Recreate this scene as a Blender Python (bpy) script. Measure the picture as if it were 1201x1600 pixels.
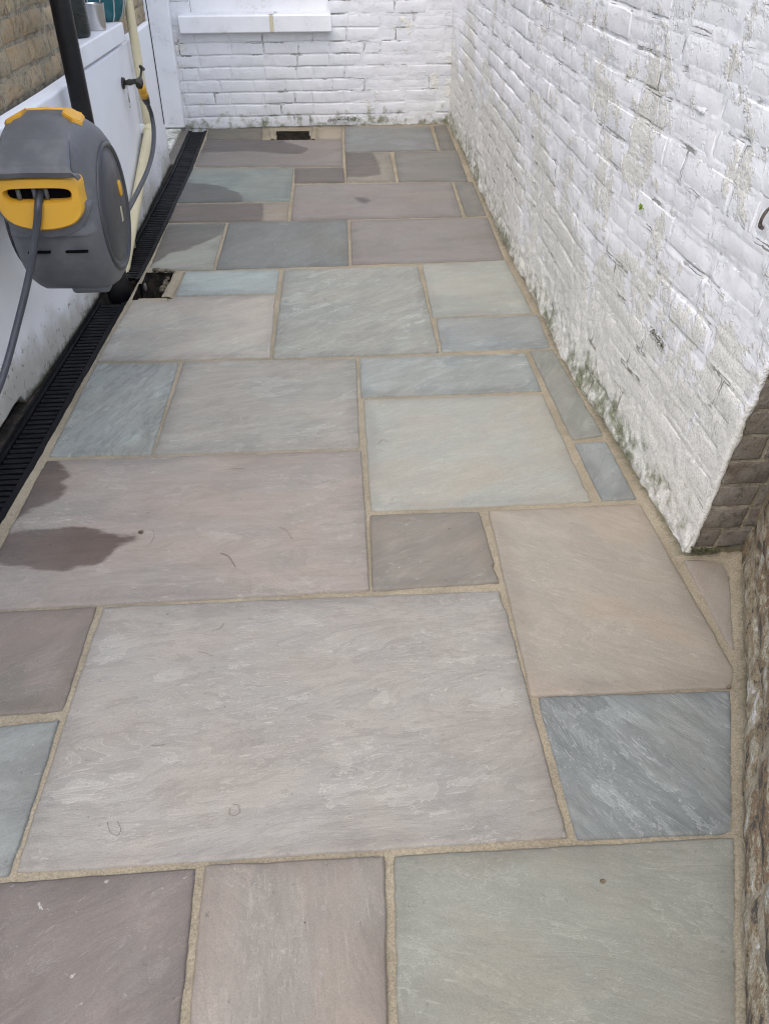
import bpy, bmesh, math, random
import numpy as np
from mathutils import Vector, Matrix
from mathutils.geometry import delaunay_2d_cdt

for o in list(bpy.data.objects):
    bpy.data.objects.remove(o)
scene = bpy.context.scene
COL = scene.collection
R = math.radians

# ------------------------------------------------------------------ camera
F_PX, PITCH, ROLL, YAW, CAM_H = 1270.4, 0.6506, 0.0037, -0.0697, 1.3232
cy_, sy_ = math.cos(YAW), math.sin(YAW)
def yawed(v):
    return Vector((cy_ * v[0] - sy_ * v[1], sy_ * v[0] + cy_ * v[1], v[2]))
fwd = yawed((0, math.cos(PITCH), -math.sin(PITCH)))
rgt0 = yawed((1, 0, 0))
up0 = yawed((0, math.sin(PITCH), math.cos(PITCH)))
rgt = math.cos(ROLL) * rgt0 + math.sin(ROLL) * up0
upv = -math.sin(ROLL) * rgt0 + math.cos(ROLL) * up0
cam_d = bpy.data.cameras.new('camera')
cam = bpy.data.objects.new('camera', cam_d)
COL.objects.link(cam)
M = Matrix.Identity(4)
for i in range(3):
    M[i][0], M[i][1], M[i][2] = rgt[i], upv[i], -fwd[i]
M[2][3] = CAM_H
cam.matrix_world = M
cam_d.sensor_fit = 'VERTICAL'
cam_d.sensor_height = 24.0
cam_d.lens = F_PX / 1600 * 24.0
cam_d.clip_start = 0.02
cam_d.clip_end = 500
scene.camera = cam

# ------------------------------------------------------------------ world, sun, exposure
SUN_EL, SUN_AZ = 60.0, 210.0          # overcast: soft, from above and behind the camera
world = bpy.data.worlds.new('World')
scene.world = world
world.use_nodes = True
wn = world.node_tree.nodes
wl = world.node_tree.links
bg = wn['Background']
sky = wn.new('ShaderNodeTexSky')
sky.sky_type = 'NISHITA'
sky.sun_disc = False
sky.sun_elevation = R(SUN_EL)
sky.sun_rotation = R(SUN_AZ)
sky.air_density = 1.0
sky.dust_density = 3.5
sky.ozone_density = 1.0
wl.new(sky.outputs[0], bg.inputs[0])
bg.inputs[1].default_value = 0.15
sl = bpy.data.lights.new('sun', 'SUN')
sl.energy = 1.5
sl.angle = R(130)
sl.color = (1.0, 0.985, 0.965)
so = bpy.data.objects.new('sun', sl)
COL.objects.link(so)
az, el = R(SUN_AZ), R(SUN_EL)
sdir = Vector((math.sin(az) * math.cos(el), math.cos(az) * math.cos(el), math.sin(el)))
so.rotation_euler = sdir.to_track_quat('Z', 'Y').to_euler()
so.location = (0, 0, 8)
scene.view_settings.view_transform = 'Standard'
scene.view_settings.look = 'None'
scene.view_settings.gamma = 1.0
scene.view_settings.exposure = 0.84
scene.view_settings.use_curve_mapping = False
scene.render.engine = 'CYCLES'
scene.cycles.use_denoising = True
scene.cycles.max_bounces = 6
scene.cycles.diffuse_bounces = 4
scene.cycles.adaptive_threshold = 0.03
scene.cycles.filter_width = 1.1

# ------------------------------------------------------------------ measuring helpers (pixel of the photo -> place in the yard)
def ray(px, py):
    x = (px - 600.5) / F_PX
    y = -(py - 800) / F_PX
    return rgt * x + upv * y + fwd
def onz(px, py, z=0.0):
    d = ray(px, py); t = (z - CAM_H) / d.z
    return Vector((d.x * t, d.y * t, z))
def onx(px, py, x):
    d = ray(px, py); t = x / d.x
    return Vector((x, d.y * t, CAM_H + d.z * t))
def ony(px, py, y):
    d = ray(px, py); t = y / d.y
    return Vector((d.x * t, y, CAM_H + d.z * t))

# ------------------------------------------------------------------ noise
def _hash(ix, iy, iz, seed):
    h = (ix * 374761393 + iy * 668265263 + iz * 2147483647 + seed * 1274126177) & 0xffffffff
    h = ((h ^ (h >> 13)) * 1274126177) & 0xffffffff
    h = h ^ (h >> 16)
    return (h & 0xffff) / 32767.5 - 1.0
def vnoise(p, seed=0):
    p = np.asarray(p, float)
    i = np.floor(p).astype(np.int64); f = p - i
    f = f * f * (3 - 2 * f)
    x, y, z = i[:, 0], i[:, 1], i[:, 2]
    r = 0
    for dx in (0, 1):
        wx = f[:, 0] if dx else 1 - f[:, 0]
        for dy in (0, 1):
            wy = f[:, 1] if dy else 1 - f[:, 1]
            for dz in (0, 1):
                wz = f[:, 2] if dz else 1 - f[:, 2]
                r = r + wx * wy * wz * _hash(x + dx, y + dy, z + dz, seed)
    return r
def fbm(p, scale, octv=3, seed=0, rough=0.5):
    p = np.asarray(p, float) * scale
    a, s, t = 1.0, 0, 0
    for k in range(octv):
        s = s + a * vnoise(p, seed + k * 17); t += a
        p = p * 2.03 + 11.7; a *= rough
    return s / t
def sstep(a, b, x):
    t = np.clip((x - a) / (b - a), 0, 1)
    return t * t * (3 - 2 * t)
def poly_sdf(P, poly):
    """signed distance, positive inside"""
    P = np.asarray(P, float)[:, :2]; poly = np.asarray(poly, float)[:, :2]
    n = len(poly); d = np.full(len(P), 1e9); inside = np.zeros(len(P), bool)
    for i in range(n):
        a, b = poly[i], poly[(i + 1) % n]
        e = b - a; w = P - a
        t = np.clip((w @ e) / (e @ e + 1e-12), 0, 1)
        d = np.minimum(d, np.linalg.norm(w - t[:, None] * e, axis=1))
        c = ((a[1] > P[:, 1]) != (b[1] > P[:, 1]))
        with np.errstate(divide='ignore', invalid='ignore'):
            xi = (b[0] - a[0]) * (P[:, 1] - a[1]) / (b[1] - a[1]) + a[0]
        inside ^= c & (P[:, 0] < xi)
    return np.where(inside, d, -d)

# ------------------------------------------------------------------ scene helpers
def tag(o, label=None, cat=None, group=None, kind=None):
    if label: o['label'] = label
    if cat: o['category'] = cat
    if group: o['group'] = group
    if kind: o['kind'] = kind
    return o
def obj(name, data, material=None, parent=None):
    o = bpy.data.objects.new(name, data)
    COL.objects.link(o)
    if material is not None and data is not None and not data.materials:
        data.materials.append(material)
    if parent is not None:
        o.parent = parent
    return o
def empty(name, loc=(0, 0, 0), rz=0.0):
    o = bpy.data.objects.new(name, None)
    COL.objects.link(o)
    o.location = loc
    o.rotation_euler = (0, 0, rz)
    o.empty_display_size = 0.05
    return o
def pymesh(name, verts, faces, smooth=False, attrs=None):
    me = bpy.data.meshes.new(name)
    me.from_pydata([tuple(v) for v in verts], [], [tuple(f) for f in faces])
    if smooth:
        me.polygons.foreach_set('use_smooth', [True] * len(me.polygons))
    if attrs:
        for k, v in attrs.items():
            a = me.attributes.new(k, 'FLOAT', 'POINT')
            a.data.foreach_set('value', np.asarray(v, np.float32))
    me.update()
    return me
def bm_mesh(bm, name, smooth=False):
    bmesh.ops.recalc_face_normals(bm, faces=bm.faces)
    me = bpy.data.meshes.new(name)
    bm.to_mesh(me); bm.free()
    if smooth:
        me.polygons.foreach_set('use_smooth', [True] * len(me.polygons))
    return me
def box_bm(lo, hi, bevel=0.0, seg=2, bm=None):
    own = bm is None
    b = bmesh.new()
    bmesh.ops.create_cube(b, size=1.0)
    for v in b.verts:
        for k in range(3):
            v.co[k] = lo[k] + (v.co[k] + 0.5) * (hi[k] - lo[k])
    if bevel > 0:
        bmesh.ops.bevel(b, geom=b.edges[:], offset=bevel, segments=seg, profile=0.5, affect='EDGES')
    if own:
        return b
    me = bpy.data.meshes.new('tmp'); b.to_mesh(me); b.free(); bm.from_mesh(me); bpy.data.meshes.remove(me)
    return bm
def box(name, lo, hi, material, parent=None, bevel=0.0, seg=2, smooth=False):
    return obj(name, bm_mesh(box_bm(lo, hi, bevel, seg), name, smooth), material, parent)
def catmull(pts, n=8):
    P = [Vector(p) for p in pts]
    P = [P[0] * 2 - P[1]] + P + [P[-1] * 2 - P[-2]]
    out = []
    for i in range(1, len(P) - 2):
        for k in range(n):
            t = k / n
            out.append(0.5 * ((2 * P[i]) + (-P[i - 1] + P[i + 1]) * t + (2 * P[i - 1] - 5 * P[i] + 4 * P[i + 1] - P[i + 2]) * t * t + (-P[i - 1] + 3 * P[i] - 3 * P[i + 1] + P[i + 2]) * t ** 3))
    out.append(P[-2].copy())
    return out
def tube_data(pts, rad, n=12, verts=None, faces=None, cap=True):
    verts = [] if verts is None else verts
    faces = [] if faces is None else faces
    pts = [Vector(p) for p in pts]
    if not hasattr(rad, '__len__'):
        rad = [rad] * len(pts)
    base = len(verts); nrm = None
    for i, p in enumerate(pts):
        t = (pts[min(i + 1, len(pts) - 1)] - pts[max(i - 1, 0)])
        t = t.normalized() if t.length > 1e-9 else Vector((0, 0, 1))
        if nrm is None:
            nrm = t.orthogonal().normalized()
        else:
            nrm = (nrm - t * nrm.dot(t)).normalized()
        b = t.cross(nrm)
        for k in range(n):
            a = 2 * math.pi * k / n
            verts.append(p + (nrm * math.cos(a) + b * math.sin(a)) * rad[i])
    for i in range(len(pts) - 1):
        for k in range(n):
            k2 = (k + 1) % n
            faces.append((base + i * n + k, base + i * n + k2, base + (i + 1) * n + k2, base + (i + 1) * n + k))
    if cap:
        faces.append(tuple(base + k for k in reversed(range(n))))
        faces.append(tuple(base + (len(pts) - 1) * n + k for k in range(n)))
    return verts, faces
def tube(name, pts, rad, material, parent=None, n=12, smooth=True):
    v, f = tube_data(pts, rad, n)
    me = pymesh(name, v, f, smooth)
    o = obj(name, me, material, parent)
    return o
def lathe(name, prof, material, parent=None, n=28, loc=(0, 0, 0), axis='Z', smooth=True):
    verts, faces = [], []
    for (r, z) in prof:
        for k in range(n):
            a = 2 * math.pi * k / n
            x, y, zz = r * math.cos(a), r * math.sin(a), z
            if axis == 'X':
                x, y, zz = zz, x, y
            verts.append((x + loc[0], y + loc[1], zz + loc[2]))
    for i in range(len(prof) - 1):
        for k in range(n):
            k2 = (k + 1) % n
            faces.append((i * n + k, i * n + k2, (i + 1) * n + k2, (i + 1) * n + k))
    faces.append(tuple(reversed(range(n))))
    faces.append(tuple((len(prof) - 1) * n + k for k in range(n)))
    me = pymesh(name, verts, faces, smooth)
    bm = bmesh.new(); bm.from_mesh(me); bmesh.ops.recalc_face_normals(bm, faces=bm.faces); bm.to_mesh(me); bm.free()
    return obj(name, me, material, parent)

# ------------------------------------------------------------------ materials
def lin(r, g, b, k=1.0):
    f = lambda c: (c / 255 / 12.92) if c / 255 <= 0.04045 else ((c / 255 + 0.055) / 1.055) ** 2.4
    return (f(r) * k, f(g) * k, f(b) * k, 1.0)
class Mat:
    def __init__(self, name):
        self.m = bpy.data.materials.new(name)
        self.m.use_nodes = True
        self.t = self.m.node_tree
        self.b = self.t.nodes['Principled BSDF']
        self.out = self.t.nodes['Material Output']
        self._p = None
    def put(self, sock, v):
        if isinstance(v, bpy.types.NodeSocket):
            self.t.links.new(v, sock)
        elif v is not None:
            try:
                sock.default_value = v
            except Exception:
                sock.default_value = tuple(v)[:3] if hasattr(v, '__len__') else (v, v, v)
    def n(self, typ, ins=(), **props):
        nd = self.t.nodes.new('ShaderNode' + typ)
        for k, v in props.items():
            setattr(nd, k, v)
        items = ins.items() if isinstance(ins, dict) else enumerate(ins)
        for k, v in items:
            self.put(nd.inputs[k], v)
        return nd
    def math(self, op, a, b=None, c=None, clamp=False):
        nd = self.n('Math', [a] + ([b] if b is not None else []) + ([c] if c is not None else []), operation=op)
        nd.use_clamp = clamp
        return nd.outputs[0]
    def mul(self, a, b): return self.math('MULTIPLY', a, b)
    def add(self, a, b): return self.math('ADD', a, b)
    def sub(self, a, b): return self.math('SUBTRACT', a, b)
    def mx(self, a, b): return self.math('MAXIMUM', a, b)
    def inv(self, a): return self.math('SUBTRACT', 1.0, a)
    def ss(self, x, a, b, lo=0.0, hi=1.0):
        nd = self.n('MapRange', {0: x, 1: a, 2: b, 3: lo, 4: hi}, interpolation_type='SMOOTHSTEP')
        return nd.outputs[0]
    def ln(self, x, a, b, lo=0.0, hi=1.0):
        return self.n('MapRange', {0: x, 1: a, 2: b, 3: lo, 4: hi}).outputs[0]
    def pos(self):
        if self._p is None:
            self._p = self.n('NewGeometry').outputs['Position']
        return self._p
    def scl(self, v, s, rot=0.0, off=(0, 0, 0)):
        nd = self.n('Mapping', {0: v, 1: off, 2: (0, 0, rot), 3: s})
        return nd.outputs[0]
    def noise(self, v, scale, detail=4, rough=0.55, dist=0.0, lac=2.0):
        return self.n('TexNoise', {'Vector': v, 'Scale': scale, 'Detail': detail, 'Roughness': rough, 'Distortion': dist, 'Lacunarity': lac}).outputs[0]
    def mix(self, f, a, b, mode='MIX'):
        nd = self.t.nodes.new('ShaderNodeMix')
        nd.data_type = 'RGBA'; nd.blend_type = mode
        self.put(nd.inputs[0], f); self.put(nd.inputs[6], a); self.put(nd.inputs[7], b)
        return nd.outputs[2]
    def attr(self, name):
        return self.n('Attribute', attribute_name=name).outputs['Fac']
    def bump(self, h, strength=0.5, dist=0.002, nrm=None):
        nd = self.n('Bump', {'Strength': strength, 'Distance': dist, 'Height': h})
        if nrm is not None:
            self.put(nd.inputs['Normal'], nrm)
        return nd.outputs[0]
    def fin(self, col=None, rough=None, nrm=None, **kw):
        if col is not None: self.put(self.b.inputs['Base Color'], col)
        if rough is not None: self.put(self.b.inputs['Roughness'], rough)
        if nrm is not None: self.put(self.b.inputs['Normal'], nrm)
        for k, v in kw.items():
            self.put(self.b.inputs[k.replace('_', ' ')], v)
        return self.m

def sandstone(idx, c1, c2, ang, vein=0.5, spots=0.3, wetcol=0.37, wets=False, tone=1.0):
    """riven sandstone: drifting bands along the bedding, split plates with pale outlines, damp rim, wet patches from a distance attribute"""
    m = Mat('sandstone_%02d' % idx)
    # tone scales both stone colours, set by row
    c1 = tuple(x * tone for x in c1[:3]) + (1,); c2 = tuple(x * tone for x in c2[:3]) + (1,)
    off = (idx * 3.71, idx * 1.93, idx * 0.77)
    p = m.scl(m.pos(), (1, 1, 1), R(-ang), off)
    def grey(f): return m.n('CombineColor', [f] * 3).outputs[0]
    big = m.noise(m.scl(p, (1.0, 1.8, 1.0)), 2.4, 3, 0.6, 0.8)
    streak = m.noise(m.scl(p, (1.0, 4.5, 1.0)), 7.0, 5, 0.72)
    col = m.mix(m.ss(big, 0.40, 0.60), c1, c2)
    hue = m.noise(m.scl(p, (1.0, 1.5, 1.0), 0.6), 3.3, 4, 0.62)
    col = m.mix(1.0, col, m.mix(m.ss(hue, 0.40, 0.60), (1.018, 0.995, 0.978, 1), (0.982, 1.005, 1.012, 1)), 'MULTIPLY')
    k = 0.03 + 0.10 * vein
    col = m.mix(1.0, col, grey(m.ln(streak, 0.3, 0.7, 1 - k, 1 + k)), 'MULTIPLY')
    fine = m.noise(m.scl(p, (1.0, 5.0, 1.0)), 26.0, 3, 0.75)
    col = m.mix(1.0, col, grey(m.ln(fine, 0.3, 0.7, 0.955, 1.045)), 'MULTIPLY')
    # plates left by the split bedding
    ter = m.noise(m.scl(p, (1.0, 2.0 + vein, 1.0)), 3.4, 5, 0.66, 0.7)
    t8 = m.mul(ter, 19.0)
    fr = m.math('FRACT', t8)
    step = m.math('FLOOR', t8)
    brk = m.ss(m.noise(p, 6.0, 2), 0.47, 0.60)
    line = m.mul(m.ss(fr, 0.02, 0.15, 1.0, 0.0), brk)
    plate = m.n('TexWhiteNoise', [step], noise_dimensions='1D')
    plate.inputs['W'].default_value = 0
    m.put(plate.inputs['W'], m.add(step, idx * 0.37))
    col = m.mix(1.0, col, grey(m.ln(plate.outputs[0], 0, 1, 1 - 0.02 - 0.065 * vein, 1 + 0.02 + 0.065 * vein)), 'MULTIPLY')
    pale = tuple(min(0.8, x * 1.55 + 0.03) for x in c1[:3]) + (1,)
    col = m.mix(m.mul(line, 0.10 + 0.42 * vein), col, pale)
    # patches where a thin bed has lifted: crisp ragged outline, paler face
    fl = m.noise(m.scl(p, (1.0, 1.9, 1.0), 0.25, (4.2, 1.1, 0)), 7.5, 5, 0.64)
    flm = m.mul(m.ss(fl, 0.572, 0.582), m.ss(hue, 0.44, 0.56))
    flr = m.mul(m.ss(m.math('ABSOLUTE', m.sub(fl, 0.577)), 0.0, 0.010, 1.0, 0.0), m.ss(hue, 0.44, 0.56))
    col = m.mix(1.0, col, grey(m.ln(flm, 0, 1, 1.0, 1.0 + 0.17 * vein)), 'MULTIPLY')
    col = m.mix(m.mul(flr, 0.10 + 0.50 * vein), col, pale)
    # pale scuffs along the bedding
    sc = m.noise(m.scl(p, (1.5, 9.0, 1.0)), 13.0, 4, 0.65, 0.6)
    scm = m.mul(m.ss(sc, 0.60, 0.70), m.ss(big, 0.42, 0.6))
    col = m.mix(m.mul(scm, 0.20 + 0.40 * vein), col, pale)
    # cement spatter
    sp_n = m.noise(p, 55.0, 3, 0.7)
    sp = m.mul(m.ss(sp_n, 0.645, 0.70), m.ss(ter, 0.42, 0.62))
    col = m.mix(m.mul(sp, 0.15 + 0.6 * spots), col, (0.46, 0.45, 0.43, 1))
    gr = m.noise(m.pos(), 380.0, 2, 0.8)
    col = m.mix(1.0, col, grey(m.ln(gr, 0.25, 0.75, 0.84, 1.16)), 'MULTIPLY')
    pit = m.ss(sp_n, 0.31, 0.27)
    col = m.mix(m.mul(pit, 0.4), col, (0.06, 0.055, 0.05, 1))
    # damp rim left by the fresh pointing
    ed = m.attr('edge')
    damp = m.ss(m.add(ed, m.mul(big, -0.085)), -0.040, 0.010, 1.0, 0.0)
    col = m.mix(m.mul(damp, 0.34), col, m.mix(1.0, col, (0.62, 0.60, 0.60, 1), 'MULTIPLY'))
    rough = m.ln(streak, 0.2, 0.8, 0.62, 0.80)
    if wets:
        w = m.add(m.attr('wet'), m.mul(m.sub(m.noise(m.scl(p, (1, 2, 1)), 9.0, 5, 0.64), 0.5), 0.085))
        wet = m.mul(m.ss(w, -0.008, 0.010), m.ln(m.noise(p, 5.0, 3), 0.3, 0.7, 0.80, 1.0))
        col = m.mix(wet, col, m.mix(1.0, col, (wetcol * 1.04, wetcol * 0.92, wetcol * 0.88, 1), 'MULTIPLY'))
        rough = m.add(rough, m.mul(wet, -0.36))
    h = m.add(m.add(m.mul(flm, 0.35 * vein), m.mul(m.add(step, m.ss(fr, 0.0, 0.35)), 0.06 + 0.14 * vein)), m.add(m.mul(streak, 0.35), m.mul(gr, 0.12)))
    return m.fin(col, rough, m.bump(h, 0.5, 0.0030))

def mortar_mat(name, c1, c2, bump=0.8):
    m = Mat(name)
    p = m.pos()
    a = m.noise(p, 5.0, 5, 0.6)
    g = m.noise(p, 260.0, 3, 0.8)
    g2 = m.noise(p, 55.0, 4, 0.7)
    col = m.mix(m.ss(a, 0.35, 0.65), c1, c2)
    col = m.mix(1.0, col, m.n('CombineColor', [m.ln(g, 0.28, 0.72, 0.58, 1.36)] * 3).outputs[0], 'MULTIPLY')
    col = m.mix(m.mul(m.ss(g2, 0.58, 0.72), 0.4), col, (0.17, 0.14, 0.09, 1))
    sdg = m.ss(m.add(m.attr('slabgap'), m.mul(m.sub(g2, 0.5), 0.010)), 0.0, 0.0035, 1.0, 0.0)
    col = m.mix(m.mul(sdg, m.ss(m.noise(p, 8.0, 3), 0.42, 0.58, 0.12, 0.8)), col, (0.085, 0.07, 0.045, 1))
    # algae and soil creeping out at the foot of the walls
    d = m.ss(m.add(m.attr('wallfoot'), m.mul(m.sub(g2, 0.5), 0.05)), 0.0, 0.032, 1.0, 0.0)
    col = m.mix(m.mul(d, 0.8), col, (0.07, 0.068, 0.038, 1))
    h = m.add(m.mul(g, 0.6), m.mul(g2, 1.2))
    return m.fin(col, 0.93, m.bump(h, bump, 0.0025))

def paint_mat(name, base, wear=0.5, low=0.5, algae=0.6, crack=0.8, chips=0.5, top=0.6, wcol=None):
    """old masonry paint: thick coat, worn speckled areas, cracked joints, chips, algae at the foot"""
    m = Mat(name)
    p = m.pos()
    z = m.n('SeparateXYZ', [p]).outputs[2]
    jd = m.attr('jd')
    a = m.noise(p, 2.3, 4, 0.6, 0.4)
    b = m.noise(p, 17.0, 5, 0.68)
    c = m.noise(p, 170.0, 3, 0.8)
    d = m.noise(p, 45.0, 3, 0.7)
    lowz = m.ss(z, 0.0, top, 1.0, 0.0)
    wv = m.add(m.add(a, m.mul(m.sub(b, 0.5), 0.6)), m.mul(lowz, 0.30 * low))
    wm = m.ss(wv, 0.66 - 0.16 * wear, 0.72 - 0.16 * wear)
    col = m.mix(m.ss(a, 0.35, 0.7), base, tuple(x * y for x, y in zip(base[:3], (0.96, 0.97, 0.99))) + (1,))
    col = m.mix(1.0, col, m.n('CombineColor', [m.ln(b, 0.3, 0.7, 0.965, 1.03)] * 3).outputs[0], 'MULTIPLY')
    wc = wcol or (0.80, 0.795, 0.75, 1)
    worn = m.mix(m.ss(c, 0.30, 0.52), (wc[0] * 0.50, wc[1] * 0.525, wc[2] * 0.47, 1), wc)
    worn = m.mix(m.mul(m.ss(d, 0.56, 0.68), 0.6), worn, tuple(x * 0.66 for x in wc[:3]) + (1,))
    col = m.mix(m.mul(wm, 0.9), col, worn)
    # chips: the grey brick shows where the crust has broken away
    e = m.noise(p, 6.5, 4, 0.62, 0.7)
    chip = m.mul(m.ss(e, 0.755 - 0.05 * chips, 0.765 - 0.05 * chips), m.ss(d, 0.40, 0.46))
    bare = m.mix(m.ss(c, 0.35, 0.65), (0.15, 0.13, 0.10, 1), (0.50, 0.47, 0.41, 1))
    col = m.mix(m.mul(chip, 0.85), col, bare)
    # open joints
    near = m.ss(m.math('ABSOLUTE', m.add(jd, m.add(m.mul(m.sub(b, 0.5), 0.012), 0.0015))), 0.0003, m.ln(d, 0.4, 0.65, 0.0008, 0.0034), 1.0, 0.0)
    gate = m.ss(m.noise(p, 4.6, 3, 0.6), 0.60 - 0.1 * crack, 0.66 - 0.1 * crack)
    cr = m.mul(near, gate)
    col = m.mix(m.mul(cr, 0.75), col, (0.15, 0.135, 0.112, 1))
    # pinholes
    ph = m.mul(m.ss(d, 0.29, 0.25), m.ss(a, 0.45, 0.6))
    col = m.mix(m.mul(ph, 0.6), col, (0.13, 0.12, 0.10, 1))
    # algae
    al = m.add(m.mul(m.ss(z, 0.0, 0.28, 1.0, 0.0), 0.60), m.mul(m.sub(b, 0.5), 1.5))
    al = m.add(al, m.mul(m.sub(a, 0.5), 0.9))
    alm = m.mul(m.ss(al, 0.40, 0.80), algae)
    col = m.mix(alm, col, m.mix(m.ss(c, 0.4, 0.6), (0.085, 0.10, 0.045, 1), (0.27, 0.285, 0.17, 1)))
    pe = m.noise(p, 10.0, 4, 0.66)
    peel = m.mul(m.ss(pe, 0.535, 0.548), m.inv(wm))
    col = m.mix(m.mul(peel, 0.5), col, m.mix(1.0, col, (0.935, 0.935, 0.93, 1), 'MULTIPLY'))
    h = m.add(m.mul(b, 0.85), m.mul(d, 0.30))
    h = m.add(h, m.mul(m.add(m.mul(c, 0.8), m.mul(d, 1.2)), m.mul(wm, 0.75)))
    h = m.sub(h, m.mul(peel, 0.28))
    h = m.add(h, m.mul(c, 0.08))
    h = m.sub(h, m.mul(wm, 0.15))
    h = m.sub(h, m.mul(cr, 0.5))
    return m.fin(col, 0.72, m.bump(h, 0.65, 0.0048))

def bare_brick_mat(name, cols, streak=(0.5, 0.48, 0.45), streak_amt=0.4, dirt=0.5, sdir=(1, 1, 1)):
    m = Mat(name)
    p = m.pos()
    rnd = m.n('ObjectInfo').outputs['Random']
    a = m.noise(p, 9.0, 5, 0.65, 0.5)
    b = m.noise(p, 38.0, 6, 0.7)
    c = m.noise(p, 190.0, 3, 0.8)
    col = m.mix(m.ss(rnd, 0.2, 0.8), cols[0], cols[1])
    col = m.mix(m.ss(a, 0.40, 0.62), col, cols[2])
    col = m.mix(m.mul(m.ss(b, 0.50, 0.68), 0.7), col, cols[3])
    s = m.noise(m.scl(p, sdir), 6.0, 6, 0.66, 0.4)
    sm = m.mul(m.ss(s, 0.56, 0.66), m.ss(b, 0.36, 0.55))
    col = m.mix(m.mul(sm, streak_amt), col, tuple(streak) + (1,))
    col = m.mix(m.mul(m.ss(a, 0.54, 0.72), dirt), col, (0.022, 0.020, 0.015, 1))
    col = m.mix(1.0, col, m.n('CombineColor', [m.ln(c, 0.25, 0.75, 0.74, 1.22)] * 3).outputs[0], 'MULTIPLY')
    h = m.add(m.mul(b, 1.2), m.add(m.mul(a, 0.7), m.mul(c, 0.45)))
    return m.fin(col, 0.9, m.bump(h, 1.0, 0.008))

def plastic(name, col, rough=0.45, dust=0.15, scale=60.0, spec=0.5):
    m = Mat(name)
    p = m.pos()
    a = m.noise(p, 14.0, 5, 0.6)
    b = m.noise(p, scale * 4, 3, 0.7)
    dc = tuple(x * 0.55 + 0.16 for x in col[:3]) + (1,)
    cc = m.mix(m.mul(m.ss(a, 0.42, 0.72), dust), col, dc)
    cc = m.mix(m.mul(m.ss(b, 0.66, 0.74), dust * 1.2), cc, (0.42, 0.40, 0.36, 1))
    return m.fin(cc, m.ln(a, 0.3, 0.7, rough - 0.06, rough + 0.1), m.bump(m.add(b, a), 0.12, 0.001), Specular_IOR_Level=spec)

def render_mat(name):
    """smooth painted render of the house plinth, with mould near the ground"""
    m = Mat(name)
    p = m.pos()
    z = m.n('SeparateXYZ', [p]).outputs[2]
    a = m.noise(p, 3.0, 5, 0.6)
    b = m.noise(p, 26.0, 6, 0.65)
    c = m.noise(p, 120.0, 3, 0.7)
    col = m.mix(m.ss(a, 0.35, 0.7), (0.82, 0.84, 0.88, 1), (0.79, 0.81, 0.85, 1))
    lowz = m.ss(z, 0.0, 0.30, 1.0, 0.0)
    dirty = m.mul(m.ss(m.add(m.mul(lowz, 0.62), m.mul(m.sub(a, 0.5), 1.3)), 0.22, 0.65), 0.8)
    col = m.mix(dirty, col, (0.40, 0.39, 0.33, 1))
    sp = m.noise(p, 44.0, 3, 0.55)
    spots = m.mul(m.ss(sp, 0.615, 0.67), m.ss(m.add(m.mul(lowz, 0.75), m.sub(a, 0.5)), 0.20, 0.5))
    col = m.mix(m.mul(spots, 0.62), col, (0.09, 0.095, 0.08, 1))
    foot = m.ss(m.add(z, m.mul(m.sub(b, 0.5), -0.10)), 0.0, 0.03, 1.0, 0.0)
    col = m.mix(m.mul(foot, 0.8), col, (0.05, 0.055, 0.03, 1))
    return m.fin(col, 0.55, m.bump(m.add(m.mul(b, 0.8), m.mul(c, 0.2)), 0.35, 0.003))

def wood_paint(name, base):
    m = Mat(name)
    p = m.pos()
    z = m.n('SeparateXYZ', [p]).outputs[2]
    a = m.noise(p, 6.0, 5, 0.6)
    b = m.noise(p, 60.0, 4, 0.7)
    col = m.mix(m.ss(a, 0.35, 0.7), base, tuple(x * 0.93 for x in base[:3]) + (1,))
    g = m.mul(m.ss(m.add(m.mul(b, 0.5), m.mul(a, 0.5)), 0.56, 0.66), 0.35)
    col = m.mix(g, col, (0.40, 0.39, 0.34, 1))
    col = m.mix(m.mul(m.ss(b, 0.68, 0.72), 0.5), col, (0.12, 0.11, 0.09, 1))
    return m.fin(col, 0.5, m.bump(m.add(a, m.mul(b, 0.4)), 0.3, 0.002))

def soil_mat(name, c1, c2):
    m = Mat(name)
    p = m.pos()
    a = m.noise(p, 30.0, 6, 0.7)
    b = m.noise(p, 160.0, 3, 0.8)
    col = m.mix(m.ss(a, 0.4, 0.62), c1, c2)
    col = m.mix(1.0, col, m.n('CombineColor', [m.ln(b, 0.25, 0.75, 0.6, 1.4)] * 3).outputs[0], 'MULTIPLY')
    return m.fin(col, 0.95, m.bump(m.add(a, m.mul(b, 0.4)), 1.0, 0.008))

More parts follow.
